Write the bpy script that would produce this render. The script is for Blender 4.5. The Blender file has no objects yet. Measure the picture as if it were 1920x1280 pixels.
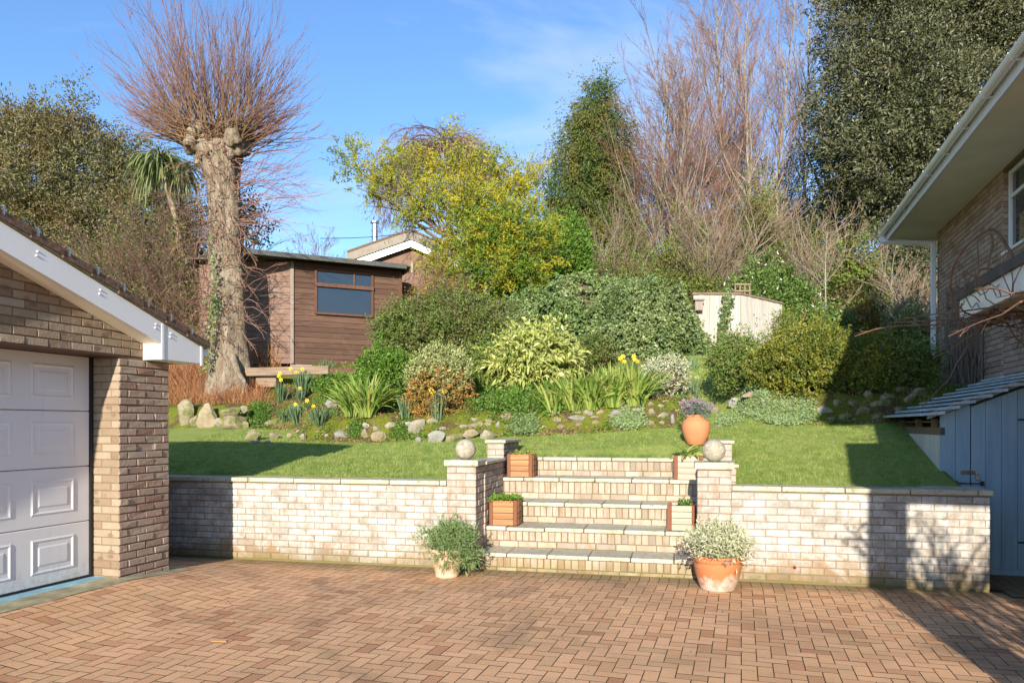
import bpy, math, random
import numpy as np
from math import radians as R, sin, cos, tan, pi

random.seed(7)
rng = np.random.default_rng(7)
C = bpy.context.scene.collection
F = 1400.0; HZ = 795.0; CH = 1.62          # focal length in px, horizon row, eye height
TH = R(12.6)                                # yaw of the retaining wall and steps
GA = R(17.07)                               # yaw of the garage and the house
SUN_AZ, SUN_EL = R(10.0), R(17.0)

# ------------------------------------------------------------------ frames
def W(px, py, Y): return np.array([(px-960)/F*Y, Y, CH-(py-HZ)/F*Y])
def ST(s, t, z=0.0): return np.array([s*cos(TH)+t*sin(TH), -s*sin(TH)+t*cos(TH), z])
def toST(x, y): return x*cos(TH)-y*sin(TH), x*sin(TH)+y*cos(TH)

def lerp(a, b, k): return a+(b-a)*k
def smooth(x): x = np.clip(x, 0, 1); return x*x*(3-2*x)
def lawn_h(s, t):
    m = np.clip(.2+.0155*s, .125, .255)
    return .93+m*(t-8.3)
TBX = [-30, -7.2, -6.2, -3, 0.05, .35, .8, 1.25, 2.0, 4.5, 30]
TBY = [13.4, 13.1, 11.55, 11.4, 11.55, 12.6, 12.6, 11.6, 11.3, 11.2, 11.2]
def tb(s): return np.interp(s, TBX, TBY)
def hill(t): return np.interp(t, [11.5, 12, 14, 16.4, 20, 30, 60, 120], [1.6, 1.75, 2.45, 3.05, 3.4, 4.6, 7.5, 9])
def terr(s, t):
    s = np.asarray(s, float); t = np.asarray(t, float)
    b = tb(s)
    path = np.exp(-((s-.58)/.36)**4)
    L = lawn_h(s, np.minimum(t, b+.0))
    up = .40*smooth((t-b)/.42)*(1-path)
    bed = L+up+.10*np.clip(t-b, 0, 1)
    k = smooth((t-b-.3)/2.4)
    z = np.where(t > b, lerp(bed, hill(t), k), lawn_h(s, t))
    edge = (s > -2.5) & (s < .7) & (t < 10.35)
    z = np.where(edge, lerp(np.minimum(z, 1.183), z, smooth((t-9.85)/.5)), z)
    z = z+np.where(edge, 0, .02)*np.sin(s*1.7+1)*np.sin(t*1.3)*smooth((t-8.8)/1.5)
    return z
def terrXY(x, y):
    s, t = toST(x, y); return terr(s, t)
def G(px, py, y0=8.6, y1=70):
    Y = np.arange(y0, y1, .02); X = (px-960)/F*Y; Z = CH-(py-HZ)/F*Y
    d = Z-terrXY(X, Y)
    i = np.argmax(d < 0) if (d < 0).any() else len(Y)-1
    return np.array([X[i], Y[i], terrXY(X[i], Y[i])])
def online(px, P0, d):
    a = (px-960)/F
    return (a*P0[1]-P0[0])/(d[0]-a*d[1])

# ------------------------------------------------------------------ mesh building
class MB:
    """collects numpy geometry, one material slot"""
    def __init__(s): s.V = []; s.F = []; s.n = 0
    def add(s, V, Fc):
        V = np.asarray(V, float).reshape(-1, 3)
        s.V.append(V)
        if isinstance(Fc, np.ndarray): s.F.append(Fc+s.n)
        else: s.F.extend([np.asarray(f)[None, :]+s.n for f in Fc])
        s.n += len(V)
    def box(s, x0, x1, y0, y1, z0, z1):
        V = [(x, y, z) for z in (z0, z1) for y in (y0, y1) for x in (x0, x1)]
        s.add(V, np.array([[0,2,3,1],[4,5,7,6],[0,1,5,4],[2,6,7,3],[0,4,6,2],[1,3,7,5]]))
    def bbox(s, x0, x1, y0, y1, z0, z1, c=.006):
        """box with chamfered edges"""
        bm = [(x0, x1), (y0, y1), (z0, z1)]
        c = min(c, (x1-x0)*.3, (y1-y0)*.3, (z1-z0)*.3)
        V = []; idx = {}
        for ix in (0, 1):
            for iy in (0, 1):
                for iz in (0, 1):
                    for ax in range(3):
                        p = [bm[0][ix], bm[1][iy], bm[2][iz]]
                        for k in range(3):
                            if k != ax: p[k] += c*(1 if (ix, iy, iz)[k] == 0 else -1)
                        idx[(ix, iy, iz, ax)] = len(V); V.append(p)
        Fs = []
        for ax in range(3):
            u, v = [k for k in range(3) if k != ax]
            for sd in (0, 1):
                q = []
                for (a, b) in ((0, 0), (1, 0), (1, 1), (0, 1)):
                    t = [0, 0, 0]; t[ax] = sd; t[u] = a; t[v] = b
                    q.append(idx[(*t, ax)])
                Fs.append(q if (sd == 1) == (ax != 1) else q[::-1])
        for ax in range(3):          # edge chamfers running along ax
            u, v = [k for k in range(3) if k != ax]
            for a in (0, 1):
                for b in (0, 1):
                    t0 = [0]*3; t0[u] = a; t0[v] = b; t1 = list(t0); t1[ax] = 1
                    q = [idx[(*t0, u)], idx[(*t1, u)], idx[(*t1, v)], idx[(*t0, v)]]
                    Fs.append(q if ((a == b) == (ax != 1)) else q[::-1])
        for ix in (0, 1):
            for iy in (0, 1):
                for iz in (0, 1):
                    q = [idx[(ix, iy, iz, k)] for k in range(3)]
                    Fs.append(q if (ix+iy+iz) % 2 == 1 else q[::-1])
        s.add(V, Fs)
    def prism(s, pts, d0, d1, plane='xz'):
        """extrude a polygon; plane 'xz' extrudes along y, 'yz' along x, 'xy' along z"""
        n = len(pts); V = []
        for d in (d0, d1):
            for (a, b) in pts:
                V.append({'xz': (a, d, b), 'yz': (d, a, b), 'xy': (a, b, d)}[plane])
        Fs = [list(range(n)), list(range(2*n-1, n-1, -1))]
        for i in range(n):
            j = (i+1) % n; Fs.append([i, i+n, j+n, j])
        s.add(V, Fs)
    def lathe(s, prof, seg=40, cx=0, cy=0, cz=0, wob=0):
        P = np.array(prof, float); a = np.linspace(0, 2*pi, seg, endpoint=False)
        V = np.stack([P[:, None, 0]*np.cos(a)+cx, P[:, None, 0]*np.sin(a)+cy, np.repeat(P[:, 1:2], seg, 1)+cz], -1)
        if wob: V = V+rng.normal(0, wob, V.shape)
        m = len(P); i = np.arange(m-1)[:, None]*seg; j = np.arange(seg)[None]
        j2 = (j+1) % seg
        Fq = np.stack([i+j, i+j2, i+seg+j2, i+seg+j], -1).reshape(-1, 4)
        s.add(V.reshape(-1, 3), Fq)
    def build(s, name, mat, parent=None, rot=0.0, org=None, sm=False, world=True):
        """verts are world coordinates; stored relative to the parent (or org/rot for a top-level mesh)"""
        V = np.concatenate(s.V) if s.V else np.zeros((0, 3))
        me = bpy.data.meshes.new(name)
        if parent is not None:
            o0 = np.array(parent['_o']); r0 = parent['_r']
        else:
            o0 = np.array(org if org is not None else (0, 0, 0), float); r0 = rot
        if world:
            V = V-o0
            c_, s_ = cos(-r0), sin(-r0)
            V = np.stack([V[:, 0]*c_-V[:, 1]*s_, V[:, 0]*s_+V[:, 1]*c_, V[:, 2]], -1)
        counts = np.concatenate([np.full(len(f), f.shape[1]) for f in s.F])
        loops = np.concatenate([f.ravel() for f in s.F])
        me.vertices.add(len(V)); me.vertices.foreach_set('co', V.ravel())
        me.loops.add(len(loops)); me.loops.foreach_set('vertex_index', loops.astype(np.int32))
        me.polygons.add(len(counts))
        st = np.concatenate([[0], np.cumsum(counts)[:-1]])
        me.polygons.foreach_set('loop_start', st.astype(np.int32))
        me.polygons.foreach_set('use_smooth', np.full(len(counts), bool(sm)))
        me.update(calc_edges=True)
        me.materials.append(mat)
        ob = bpy.data.objects.new(name, me); C.objects.link(ob)
        if parent is not None: ob.parent = parent; ob['_o'] = parent['_o']; ob['_r'] = parent['_r']
        else: ob.location = o0; ob.rotation_euler.z = r0
        return ob

def tag(o, label, cat, group=None):
    o['label'] = label; o['category'] = cat
    if group: o['group'] = group
    return o
def thing(name, label, cat, org=(0, 0, 0), rot=0.0, group=None):
    o = bpy.data.objects.new(name, None); C.objects.link(o)
    o.empty_display_size = .2
    o.location = [float(v) for v in org]; o.rotation_euler.z = rot
    o['_o'] = [float(v) for v in org]; o['_r'] = float(rot)
    return tag(o, label, cat, group)
def dup(root, loc, rotz, label=None, scale=1.0):
    r = root.copy(); C.objects.link(r); r.location = [float(v) for v in loc]; r.rotation_euler.z = rotz; r.scale = (scale,)*3
    if label: r['label'] = label
    for ch in [o for o in bpy.data.objects if o.parent == root]:
        c = ch.copy(); C.objects.link(c); c.parent = r
    return r
class Fr:
    """local frame: origin + yaw; maps local arrays to world"""
    def __init__(s, x, y, yaw): s.x, s.y, s.a = x, y, yaw; s.rot = -yaw
    def w(s, V):
        V = np.asarray(V, float); c, n = cos(s.a), sin(s.a)
        return np.stack([s.x+V[..., 0]*c+V[..., 1]*n, s.y-V[..., 0]*n+V[..., 1]*c, V[..., 2]], -1)
    def mb(s): return LMB(s)
class LMB(MB):
    def __init__(s, fr): super().__init__(); s.fr = fr
    def build(s, *a, **k):
        s.V = [s.fr.w(v) for v in s.V]
        return super().build(*a, **k)
FW = Fr(0, 0, TH)

# ------------------------------------------------------------------ materials
class NT:
    def __init__(s, name):
        s.m = bpy.data.materials.new(name); s.m.use_nodes = True
        s.t = s.m.node_tree; s.t.nodes.clear()
        s.out = s.n('ShaderNodeOutputMaterial')
    def n(s, typ, **k):
        nd = s.t.nodes.new(typ)
        for a, v in k.items():
            if a in ('inp',):
                for key, val in v.items(): s.set(nd.inputs[key], val)
            else: setattr(nd, a, v)
        return nd
    def set(s, sock, val):
        if isinstance(val, bpy.types.NodeSocket): s.t.links.new(val, sock)
        else:
            if sock.type == 'RGBA' and hasattr(val, '__len__') and len(val) == 3: val = (*val, 1)
            sock.default_value = val
    def co(s, kind='Object'): return s.n('ShaderNodeTexCoord').outputs[kind]
    def noise(s, scale, detail=3, rough=.6, vec=None, dist=0):
        nd = s.n('ShaderNodeTexNoise', inp={'Scale': scale, 'Detail': detail, 'Roughness': rough, 'Distortion': dist})
        s.set(nd.inputs['Vector'], vec if vec is not None else s.co()); return nd.outputs[0]
    def vor(s, scale, vec=None, feat='F1', out='Distance'):
        nd = s.n('ShaderNodeTexVoronoi', feature=feat, inp={'Scale': scale}); s.set(nd.inputs['Vector'], vec if vec is not None else s.co())
        return nd.outputs[out]
    def ramp(s, fac, stops, interp='LINEAR'):
        nd = s.n('ShaderNodeValToRGB'); cr = nd.color_ramp; cr.interpolation = interp
        while len(cr.elements) < len(stops): cr.elements.new(.5)
        for e, (p, c) in zip(cr.elements, stops):
            e.position = p; e.color = (c, c, c, 1) if isinstance(c, (int, float)) else (*c, 1)
        s.set(nd.inputs[0], fac); return nd.outputs[0]
    def mix(s, fac, a, b, mode='MIX'):
        nd = s.n('ShaderNodeMix', data_type='RGBA', blend_type=mode)
        s.set(nd.inputs[0], fac); s.set(nd.inputs[6], a); s.set(nd.inputs[7], b); return nd.outputs[2]
    def math(s, op, a, b=0.0, clamp=False):
        nd = s.n('ShaderNodeMath', operation=op, use_clamp=clamp); s.set(nd.inputs[0], a); s.set(nd.inputs[1], b); return nd.outputs[0]
    def sep(s, vec=None):
        nd = s.n('ShaderNodeSeparateXYZ'); s.set(nd.inputs[0], vec if vec is not None else s.co()); return nd.outputs
    def island(s): return s.n('ShaderNodeNewGeometry').outputs['Random Per Island']
    def scale(s, v, vec=None):
        nd = s.n('ShaderNodeMapping'); nd.inputs['Scale'].default_value = v
        s.set(nd.inputs['Vector'], vec if vec is not None else s.co()); return nd.outputs[0]
    def bump(s, h, strength=.5, dist=.01, normal=None):
        nd = s.n('ShaderNodeBump', inp={'Height': h, 'Strength': strength, 'Distance': dist})
        if normal is not None: s.set(nd.inputs['Normal'], normal)
        return nd.outputs[0]
    def bsdf(s, col, rough=.8, normal=None, metal=0.0, spec=.3, **k):
        nd = s.n('ShaderNodeBsdfPrincipled')
        s.set(nd.inputs['Base Color'], col); s.set(nd.inputs['Roughness'], rough); s.set(nd.inputs['Metallic'], metal)
        nd.inputs['Specular IOR Level'].default_value = spec
        if normal is not None: s.set(nd.inputs['Normal'], normal)
        for a, v in k.items(): s.set(nd.inputs[a.replace('_', ' ')], v)
        return nd.outputs[0]
    def done(s, sh): s.t.links.new(sh, s.out.inputs[0]); return s.m

def leafmat(name, cols, trans=.3, rough=.5, clump=None, clumpscale=1.2, spec=.35):
    """cols: list of albedo; one picked per leaf. clump: a second tint in patches"""
    n = NT(name); k = len(cols)
    c = n.ramp(n.island(), [(i/(k-1), col) for i, col in enumerate(cols)])
    if clump:
        f = n.ramp(n.noise(clumpscale, 2, .6), [(.42, 0.0), (.62, 1.0)])
        c = n.mix(n.math('MULTIPLY', f, .8), c, clump)
    p = n.bsdf(c, rough, spec=spec)
    t = n.n('ShaderNodeBsdfTranslucent'); n.set(t.inputs[0], n.mix(.5, c, n.mix(1.0, c, (1.0, 1.1, .5), 'MULTIPLY')))
    m = n.n('ShaderNodeMixShader'); m.inputs[0].default_value = trans
    n.t.links.new(p, m.inputs[1]); n.t.links.new(t.outputs[0], m.inputs[2])
    return n.done(m.outputs[0])
def barkmat(name, c1, c2, scale=8, rough=.85, bs=.5, twig=None):
    n = NT(name)
    v = n.scale((1, 1, .3))
    f = n.noise(scale, 5, .7, v)
    c = n.ramp(f, [(.3, c1), (.65, c2)])
    if twig: c = n.mix(n.island(), c, twig)
    return n.done(n.bsdf(c, rough, n.bump(f, bs, .02)))
def jointmat():
    n = NT('mossy_joint'); c = n.mix(n.ramp(n.noise(1.7, 5, .7), [(.48, 0.0), (.62, 1.0)]), (.085, .055, .035), (.085, .095, .025))
    return n.done(n.bsdf(c, .95, n.bump(n.noise(80, 3), .5, .004), spec=.1))
def plain(name, col, rough=.5, var=.12, scale=6, bump=.0, spec=.4, metal=0.0, streak=False):
    n = NT(name)
    v = n.scale((1, 1, .15)) if streak else None
    f = n.noise(scale, 5, .65, v)
    c = n.mix(n.ramp(f, [(.3, 0.0), (.7, 1.0)]), tuple(x*(1-var) for x in col), tuple(min(1, x*(1+var)) for x in col))
    return n.done(n.bsdf(c, rough, n.bump(f, bump, .005) if bump else None, metal, spec))

def brickmat(name, stops, white=0.0, wetbase=0.0, dark=None, grain=.5, spots=False, moss=0.0):
    n = NT(name)
    c = n.ramp(n.island(), stops)
    nf = n.noise(9, 5, .7)
    c = n.mix(n.ramp(nf, [(.35, 0.0), (.7, .35)]), c, n.mix(1.0, c, (.62, .56, .52), 'MULTIPLY'))
    if spots:
        sp = n.vor(5.5, n.scale((1, 1, 1.6)))
        c = n.mix(n.ramp(sp, [(.12, .6), (.3, 0.0)]), c, (.13, .085, .055))
    z = n.sep()[2]
    if white:
        wn = n.noise(2.1, 6, .72, dist=.6)
        lift = n.ramp(z, [(.04, 0.0), (.40, 1.0)])
        wf = n.ramp(n.math('ADD', wn, n.math('MULTIPLY', n.math('SUBTRACT', lift, .5), .26)), [(.40, 0.0), (.52, white)])
        st = n.noise(30, 3, .7)
        wf = n.math('MULTIPLY', wf, n.ramp(st, [(.2, .7), (.6, 1.0)]))
        isl = n.math('MULTIPLY', n.math('SUBTRACT', n.island(), .5), .25)
        wf = n.math('ADD', wf, n.math('MULTIPLY', isl, wf), clamp=True)
        c = n.mix(wf, c, n.mix(n.ramp(n.noise(7, 5, .75), [(.38, 0.0), (.6, 1.0)]), (.31, .29, .26), (.54, .535, .52)))
        c = n.mix(n.ramp(n.math('FRACT', n.math('MULTIPLY', n.island(), 7.3)), [(0, .45), (.4, 0.0)]), c, (.26, .225, .19))
        strk = n.noise(5, 4, .7, n.scale((2.2, 2.2, .35)))
        c = n.mix(n.ramp(strk, [(.56, 0.0), (.70, .65)]), c, (.25, .16, .09))
        c = n.mix(n.ramp(n.noise(1.3, 4, .7), [(.5, 0.0), (.68, .35)]), c, (.20, .165, .13))
    if moss:
        mf = n.math('MULTIPLY', n.ramp(z, [(.0, 1.0), (.17, .0)]), n.ramp(n.noise(7, 4, .7), [(.35, .1), (.62, 1.0)]))
        c = n.mix(n.math('MULTIPLY', mf, moss), c, (.15, .13, .04))
    g = n.noise(70, 4, .75)
    g2 = n.noise(16, 4, .7)
    h = n.math('ADD', n.math('MULTIPLY', g, .5), g2)
    return n.done(n.bsdf(c, .9, n.bump(h, grain, .012), spec=.15))
def mortarmat(name, col, white=0.0, moss=0.0):
    n = NT(name); z = n.sep()[2]
    c = n.mix(n.noise(12, 4, .7), tuple(x*.7 for x in col), tuple(x*1.15 for x in col))
    if white:
        wn = n.noise(2.1, 6, .72, dist=.6)
        lift = n.ramp(z, [(.04, 0.0), (.40, 1.0)])
        c = n.mix(n.ramp(n.math('ADD', wn, n.math('MULTIPLY', n.math('SUBTRACT', lift, .5), .34)), [(.42, 0.0), (.60, .85)]), c, (.27, .235, .19))
    if moss:
        c = n.mix(n.math('MULTIPLY', n.ramp(z, [(0.0, 1.0), (.3, 0.0)]), moss), c, (.13, .12, .035))
    return n.done(n.bsdf(c, .95, n.bump(n.noise(60, 3), .5, .005), spec=.1))

M = {}
buff = [(0.0, (.40, .27, .19)), (.25, (.47, .36, .26)), (.5, (.50, .40, .30)), (.75, (.42, .31, .24)), (1.0, (.36, .23, .17))]
M['brick_ret'] = brickmat('retaining_brick', [(0, (.29, .19, .12)), (.3, (.35, .245, .165)), (.6, (.36, .285, .205)), (.85, (.32, .25, .20)), (1, (.27, .17, .115))], white=1.0, moss=.8)
M['brick_pier'] = brickmat('pier_brick', [(0, (.36, .22, .16)), (.3, (.40, .27, .20)), (.6, (.38, .30, .245)), (.85, (.34, .26, .225)), (1, (.34, .195, .14))], white=.55, moss=.3, grain=.3)
M['brick_step'] = brickmat('step_brick', [(0, (.27, .18, .11)), (.2, (.37, .285, .19)), (.45, (.42, .335, .23)), (.6, (.34, .24, .15)), (.8, (.46, .385, .285)), (1, (.29, .175, .105))], white=.35, moss=.7, grain=.35)
M['brick_gar'] = brickmat('garage_brick', [(0, (.25, .18, .125)), (.2, (.33, .26, .19)), (.5, (.38, .31, .23)), (.8, (.31, .235, .17)), (1, (.24, .165, .115))], spots=True, grain=.9)
M['brick_rough'] = brickmat('rough_brick', [(0, (.29, .19, .15)), (.3, (.36, .28, .22)), (.7, (.39, .31, .25)), (1, (.34, .23, .19))], grain=1.0, moss=.5)
M['brick_house'] = brickmat('house_brick', [(0, (.30, .20, .145)), (.3, (.42, .30, .22)), (.6, (.49, .37, .28)), (1, (.36, .24, .18))], grain=.5)
M['mortar'] = mortarmat('mortar', (.25, .20, .15))
M['mortar_ret'] = mortarmat('mortar_ret', (.30, .22, .14), white=1, moss=.7)
M['mortar_dark'] = mortarmat('mortar_dark', (.20, .15, .10))
M['mortar_step'] = mortarmat('mortar_step', (.20, .145, .08), moss=.8)

def slabmat():
    n = NT('coping_slab')
    f = n.noise(6, 6, .7); g = n.noise(45, 4, .7)
    c = n.ramp(n.island(), [(0, (.46, .43, .34)), (.5, (.54, .505, .41)), (1, (.42, .40, .33))])
    c = n.mix(n.ramp(f, [(.4, 0.0), (.7, .55)]), c, (.40, .37, .26))
    c = n.mix(n.ramp(n.vor(22), [(.08, .8), (.16, 0.0)]), c, (.55, .53, .46))
    c = n.mix(n.ramp(n.noise(16, 4, .8), [(.54, 0.0), (.66, .75)]), c, (.17, .16, .10))
    c = n.mix(n.ramp(n.noise(2.5, 5, .75), [(.5, 0.0), (.66, .45)]), c, (.26, .25, .13))
    return n.done(n.bsdf(c, .9, n.bump(n.math('ADD', f, g), .5, .01), spec=.15))
M['slab'] = slabmat()
def ballmat():
    n = NT('lichen_stone'); f = n.noise(18, 6, .75); v = n.vor(28)
    c = n.ramp(f, [(.3, (.24, .20, .15)), (.5, (.36, .33, .26)), (.7, (.42, .40, .34))])
    c = n.mix(n.ramp(n.noise(11, 5, .8), [(.56, 0.0), (.62, .8)]), c, (.22, .18, .11))
    c = n.mix(n.ramp(n.noise(23, 5, .8), [(.58, 0.0), (.63, .8)]), c, (.66, .63, .55))
    return n.done(n.bsdf(c, .92, n.bump(f, .7, .015), spec=.1))
M['ball'] = ballmat()
def pavemat():
    n = NT('block_paver')
    c = n.ramp(n.island(), [(0, (.43, .20, .10)), (.10, (.58, .315, .165)), (.35, (.65, .375, .20)), (.65, (.69, .405, .225)), (.9, (.62, .36, .19)), (.97, (.55, .35, .19)), (1, (.43, .21, .10))])
    sp = n.noise(120, 3, .85)
    c = n.mix(n.ramp(sp, [(.54, 0.0), (.68, .75)]), c, (.80, .58, .42))
    c = n.mix(n.ramp(n.noise(75, 3, .85), [(.56, 0.0), (.70, .6)]), c, (.20, .11, .06))
    big = n.noise(.9, 4, .6)
    c = n.mix(n.ramp(big, [(.42, 0.0), (.68, .45)]), c, (.27, .17, .10))
    c = n.mix(n.ramp(n.noise(.55, 5, .7, dist=1.0), [(.56, 0.0), (.66, .45)]), c, (.20, .135, .09))
    c = n.mix(n.ramp(n.noise(4.5, 6, .75), [(.60, 0.0), (.74, .5)]), c, (.22, .165, .09))
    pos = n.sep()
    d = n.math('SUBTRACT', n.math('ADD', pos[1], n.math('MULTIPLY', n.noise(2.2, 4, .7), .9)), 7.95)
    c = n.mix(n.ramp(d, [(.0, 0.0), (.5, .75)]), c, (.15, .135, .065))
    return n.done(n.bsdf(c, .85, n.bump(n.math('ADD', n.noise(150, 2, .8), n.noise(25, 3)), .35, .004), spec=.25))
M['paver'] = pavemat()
M['joint'] = jointmat()
M['white'] = plain('white_upvc', (.78, .79, .80), .28, .02, 2, spec=.5)
def doormat():
    n = NT('door_white_paint'); z = n.sep()[2]; c = n.mix(n.noise(2, 4), (.68, .69, .73), (.73, .74, .76))
    d = n.math('MULTIPLY', n.ramp(z, [(.15, .8), (.42, 0.0)]), n.ramp(n.noise(11, 5, .75), [(.4, 0.0), (.7, 1.0)]))
    c = n.mix(d, c, (.40, .34, .27)); s_ = n.noise(6, 4, .7, n.scale((3, 3, .12))); c = n.mix(n.ramp(s_, [(.58, 0.0), (.75, .22)]), c, (.45, .43, .38))
    return n.done(n.bsdf(c, .38, n.bump(n.noise(1.1, 2), .15, .01), spec=.45))
M['door_white'] = doormat()
M['soffit'] = plain('soffit_paint', (.84, .79, .66), .6, .08, 1.5)
M['rubber'] = plain('black_rubber', (.018, .018, .02), .5)
M['dark_lead'] = plain('dark_lead', (.06, .055, .06), .6, .3, 5, .2)
M['tile'] = plain('mossy_concrete_tile', (.15, .095, .07), .95, .45, 30, 1.0)
M['render_wall'] = plain('cream_render', (.62, .58, .50), .9, .14, 7, .3, streak=True)
M['steel'] = plain('brushed_steel', (.62, .62, .62), .3, .1, 12, metal=1.0)
M['iron'] = plain('black_iron', (.02, .02, .022), .45)
M['rust'] = plain('rusty_metal', (.22, .13, .09), .7, .4, 20)
M['felt'] = plain('roof_felt', (.085, .09, .085), .95, .35, 25, .6)
M['threshold'] = plain('sky_tinted_threshold', (.22, .40, .50), .8, .3, 8, .3)  # painted concrete; its blue is sky reflection put into the colour
M['concrete'] = plain('concrete_edge', (.30, .27, .17), .95, .45, 5, .8)
M['soil'] = plain('soil', (.095, .062, .042), 1.0, .5, 14, 1.0, spec=.1)
M['glass_dark'] = None
def glassmat():
    n = NT('window_glass')
    return n.done(n.bsdf((.02, .03, .045), .04, spec=.9))
M['glass_dark'] = glassmat()
def woodmat(name, c1, c2, axis='x', scale=3, rough=.75, isl=.35, pale=None):
    n = NT(name)
    sc = {'x': (.6, 9, 9), 'z': (9, 9, .6), 'y': (9, .6, 9)}[axis]
    f = n.noise(scale, 5, .7, n.scale(sc), dist=.4)
    c = n.mix(n.ramp(f, [(.3, 0.0), (.68, 1.0)]), c1, c2)
    c = n.mix(n.math('MULTIPLY', n.island(), isl), c, tuple(x*.55 for x in c1))
    if pale: c = n.mix(n.ramp(n.noise(1.6, 5, .75), [(.55, 0.0), (.7, .7)]), c, pale)
    return n.done(n.bsdf(c, rough, n.bump(f, .35, .006), spec=.2))
M['wood_planter'] = woodmat('planter_wood', (.30, .145, .065), (.50, .28, .14), 'x', 3, isl=.5)
M['wood_post'] = woodmat('planter_post', (.16, .06, .035), (.26, .11, .06), 'z', 3)
M['wood_pale'] = woodmat('pale_planter_wood', (.40, .30, .23), (.52, .43, .36), 'x', 3, isl=.2)
M['wood_cabin'] = woodmat('cabin_boards', (.085, .05, .036), (.165, .095, .068), 'x', 2.5, .8, .45, pale=(.17, .10, .075))
M['wood_cabin_grey'] = woodmat('weathered_boards', (.17, .105, .08), (.26, .175, .14), 'x', 2.5, .9, .3, pale=(.30, .22, .18))
M['wood_frame'] = woodmat('cabin_frame', (.10, .05, .035), (.17, .085, .055), 'z', 3, .6)
M['wood_grey'] = woodmat('grey_post', (.24, .19, .16), (.36, .30, .26), 'z', 3)
M['wood_sleeper'] = woodmat('sleeper', (.16, .11, .075), (.34, .25, .18), 'x', 2.5, .9)
M['wood_blue'] = woodmat('blue_boards', (.22, .33, .42), (.30, .43, .52), 'z', 1.6, .6, .12)
M['wood_slate'] = woodmat('worn_roof_boards', (.30, .36, .38), (.58, .64, .66), 'y', 5, .7, .35, pale=(.72, .76, .78))
M['wood_fence'] = woodmat('white_boards', (.36, .33, .28), (.55, .53, .48), 'z', 2.2, .85, .25)
M['wood_trellis'] = woodmat('old_trellis', (.19, .145, .105), (.31, .25, .19), 'z', 4)
def potmat(name, base, patch=0.0):
    n = NT(name); z = n.sep()[2]
    f = n.noise(7, 5, .7)
    c = n.mix(f, tuple(x*.82 for x in base), tuple(min(1, x*1.15) for x in base))
    if patch:
        m = n.math('ADD', n.math('MULTIPLY', n.noise(6, 6, .75), .55), n.math('MULTIPLY', z, -1.0))
        c = n.mix(n.ramp(m, [(.135, 0.0), (.22, .85)]), c, (.52, .46, .41))
        c = n.mix(n.ramp(n.noise(4, 4, .7), [(.52, 0.0), (.66, .5)]), c, (.22, .13, .05))
    h = n.ramp(n.math('MULTIPLY', n.math('FRACT', n.math('MULTIPLY', z, 55.0)), 1.0), [(0, 0.0), (.5, 1.0), (1, 0.0)])
    return n.done(n.bsdf(c, .8, n.bump(n.math('ADD', n.math('MULTIPLY', h, .15), f), .3, .004), spec=.25))
M['terracotta'] = potmat('terracotta', (.50, .215, .10))
M['terracotta_lime'] = potmat('limed_terracotta', (.44, .17, .07), 1)
M['terracotta_pale'] = potmat('pale_terracotta', (.64, .40, .29))
def stonemat(name, stops, moss=.5):
    n = NT(name); f = n.noise(4.5, 7, .75)
    oi = n.n('ShaderNodeObjectInfo').outputs['Random']
    base = n.ramp(oi, stops)
    c = n.mix(n.ramp(f, [(.35, 0.0), (.65, .6)]), base, n.mix(1.0, base, (.45, .40, .33), 'MULTIPLY'))
    c = n.mix(n.ramp(n.noise(13, 5, .8), [(.55, 0.0), (.64, .65)]), c, (.50, .47, .39))
    c = n.mix(n.ramp(n.noise(9, 5, .8), [(.6, 0.0), (.68, .5)]), c, (.33, .27, .10))
    nz = n.sep(n.n('ShaderNodeNewGeometry').outputs['Normal'])[2]
    mf = n.math('MULTIPLY', n.ramp(n.noise(6, 4, .75), [(.46, 0.0), (.6, 1.0)]), moss)
    c = n.mix(mf, c, (.12, .145, .03))
    return n.done(n.bsdf(c, .92, n.bump(n.math('ADD', f, n.math('MULTIPLY', n.noise(35, 4, .8), .5)), .8, .03), spec=.15))
M['stone'] = stonemat('rockery_stone', [(0, (.33, .28, .21)), (.3, (.40, .32, .21)), (.6, (.35, .32, .28)), (.8, (.42, .38, .32)), (1, (.30, .23, .165))], .45)
M['stone_grey'] = stonemat('grey_stone', [(0, (.27, .27, .265)), (1, (.37, .365, .35))], .25)
M['stone_moss'] = stonemat('mossy_stone', [(0, (.28, .24, .155)), (1, (.35, .30, .21))], .9)

# ------------------------------------------------------------------ vegetation kit
def unit(v): return v/np.maximum(np.linalg.norm(v, axis=-1, keepdims=True), 1e-9)
def rdir(n): return unit(rng.normal(size=(n, 3)))
def leafcards(mb, P, D, L, Wd, fold=.25, droop=0.0):
    n = len(P); L = np.broadcast_to(np.asarray(L, float), (n,))[:, None]; Wd = np.broadcast_to(np.asarray(Wd, float), (n,))[:, None]
    D = unit(D); S = unit(np.cross(D, rdir(n))); N = np.cross(S, D)
    mid = P+D*L*.5+N*Wd*fold
    tip = P+D*L; tip[:, 2] -= (droop*L)[:, 0]
    V = np.stack([P, mid+S*Wd*.5, tip, mid-S*Wd*.5], 1).reshape(-1, 3)
    b = np.arange(n)[:, None]*4
    mb.add(V, np.concatenate([b+np.array([[0, 1, 2]]), b+np.array([[0, 2, 3]])]).reshape(-1, 3))
def waves(k=7, f=3.0):
    A = rng.normal(size=(k, 3))*f; ph = rng.uniform(0, 6.28, k); a = rng.uniform(.4, 1, k)/k
    return lambda d: (np.sin(d@A.T+ph)*a).sum(-1)*2
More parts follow.
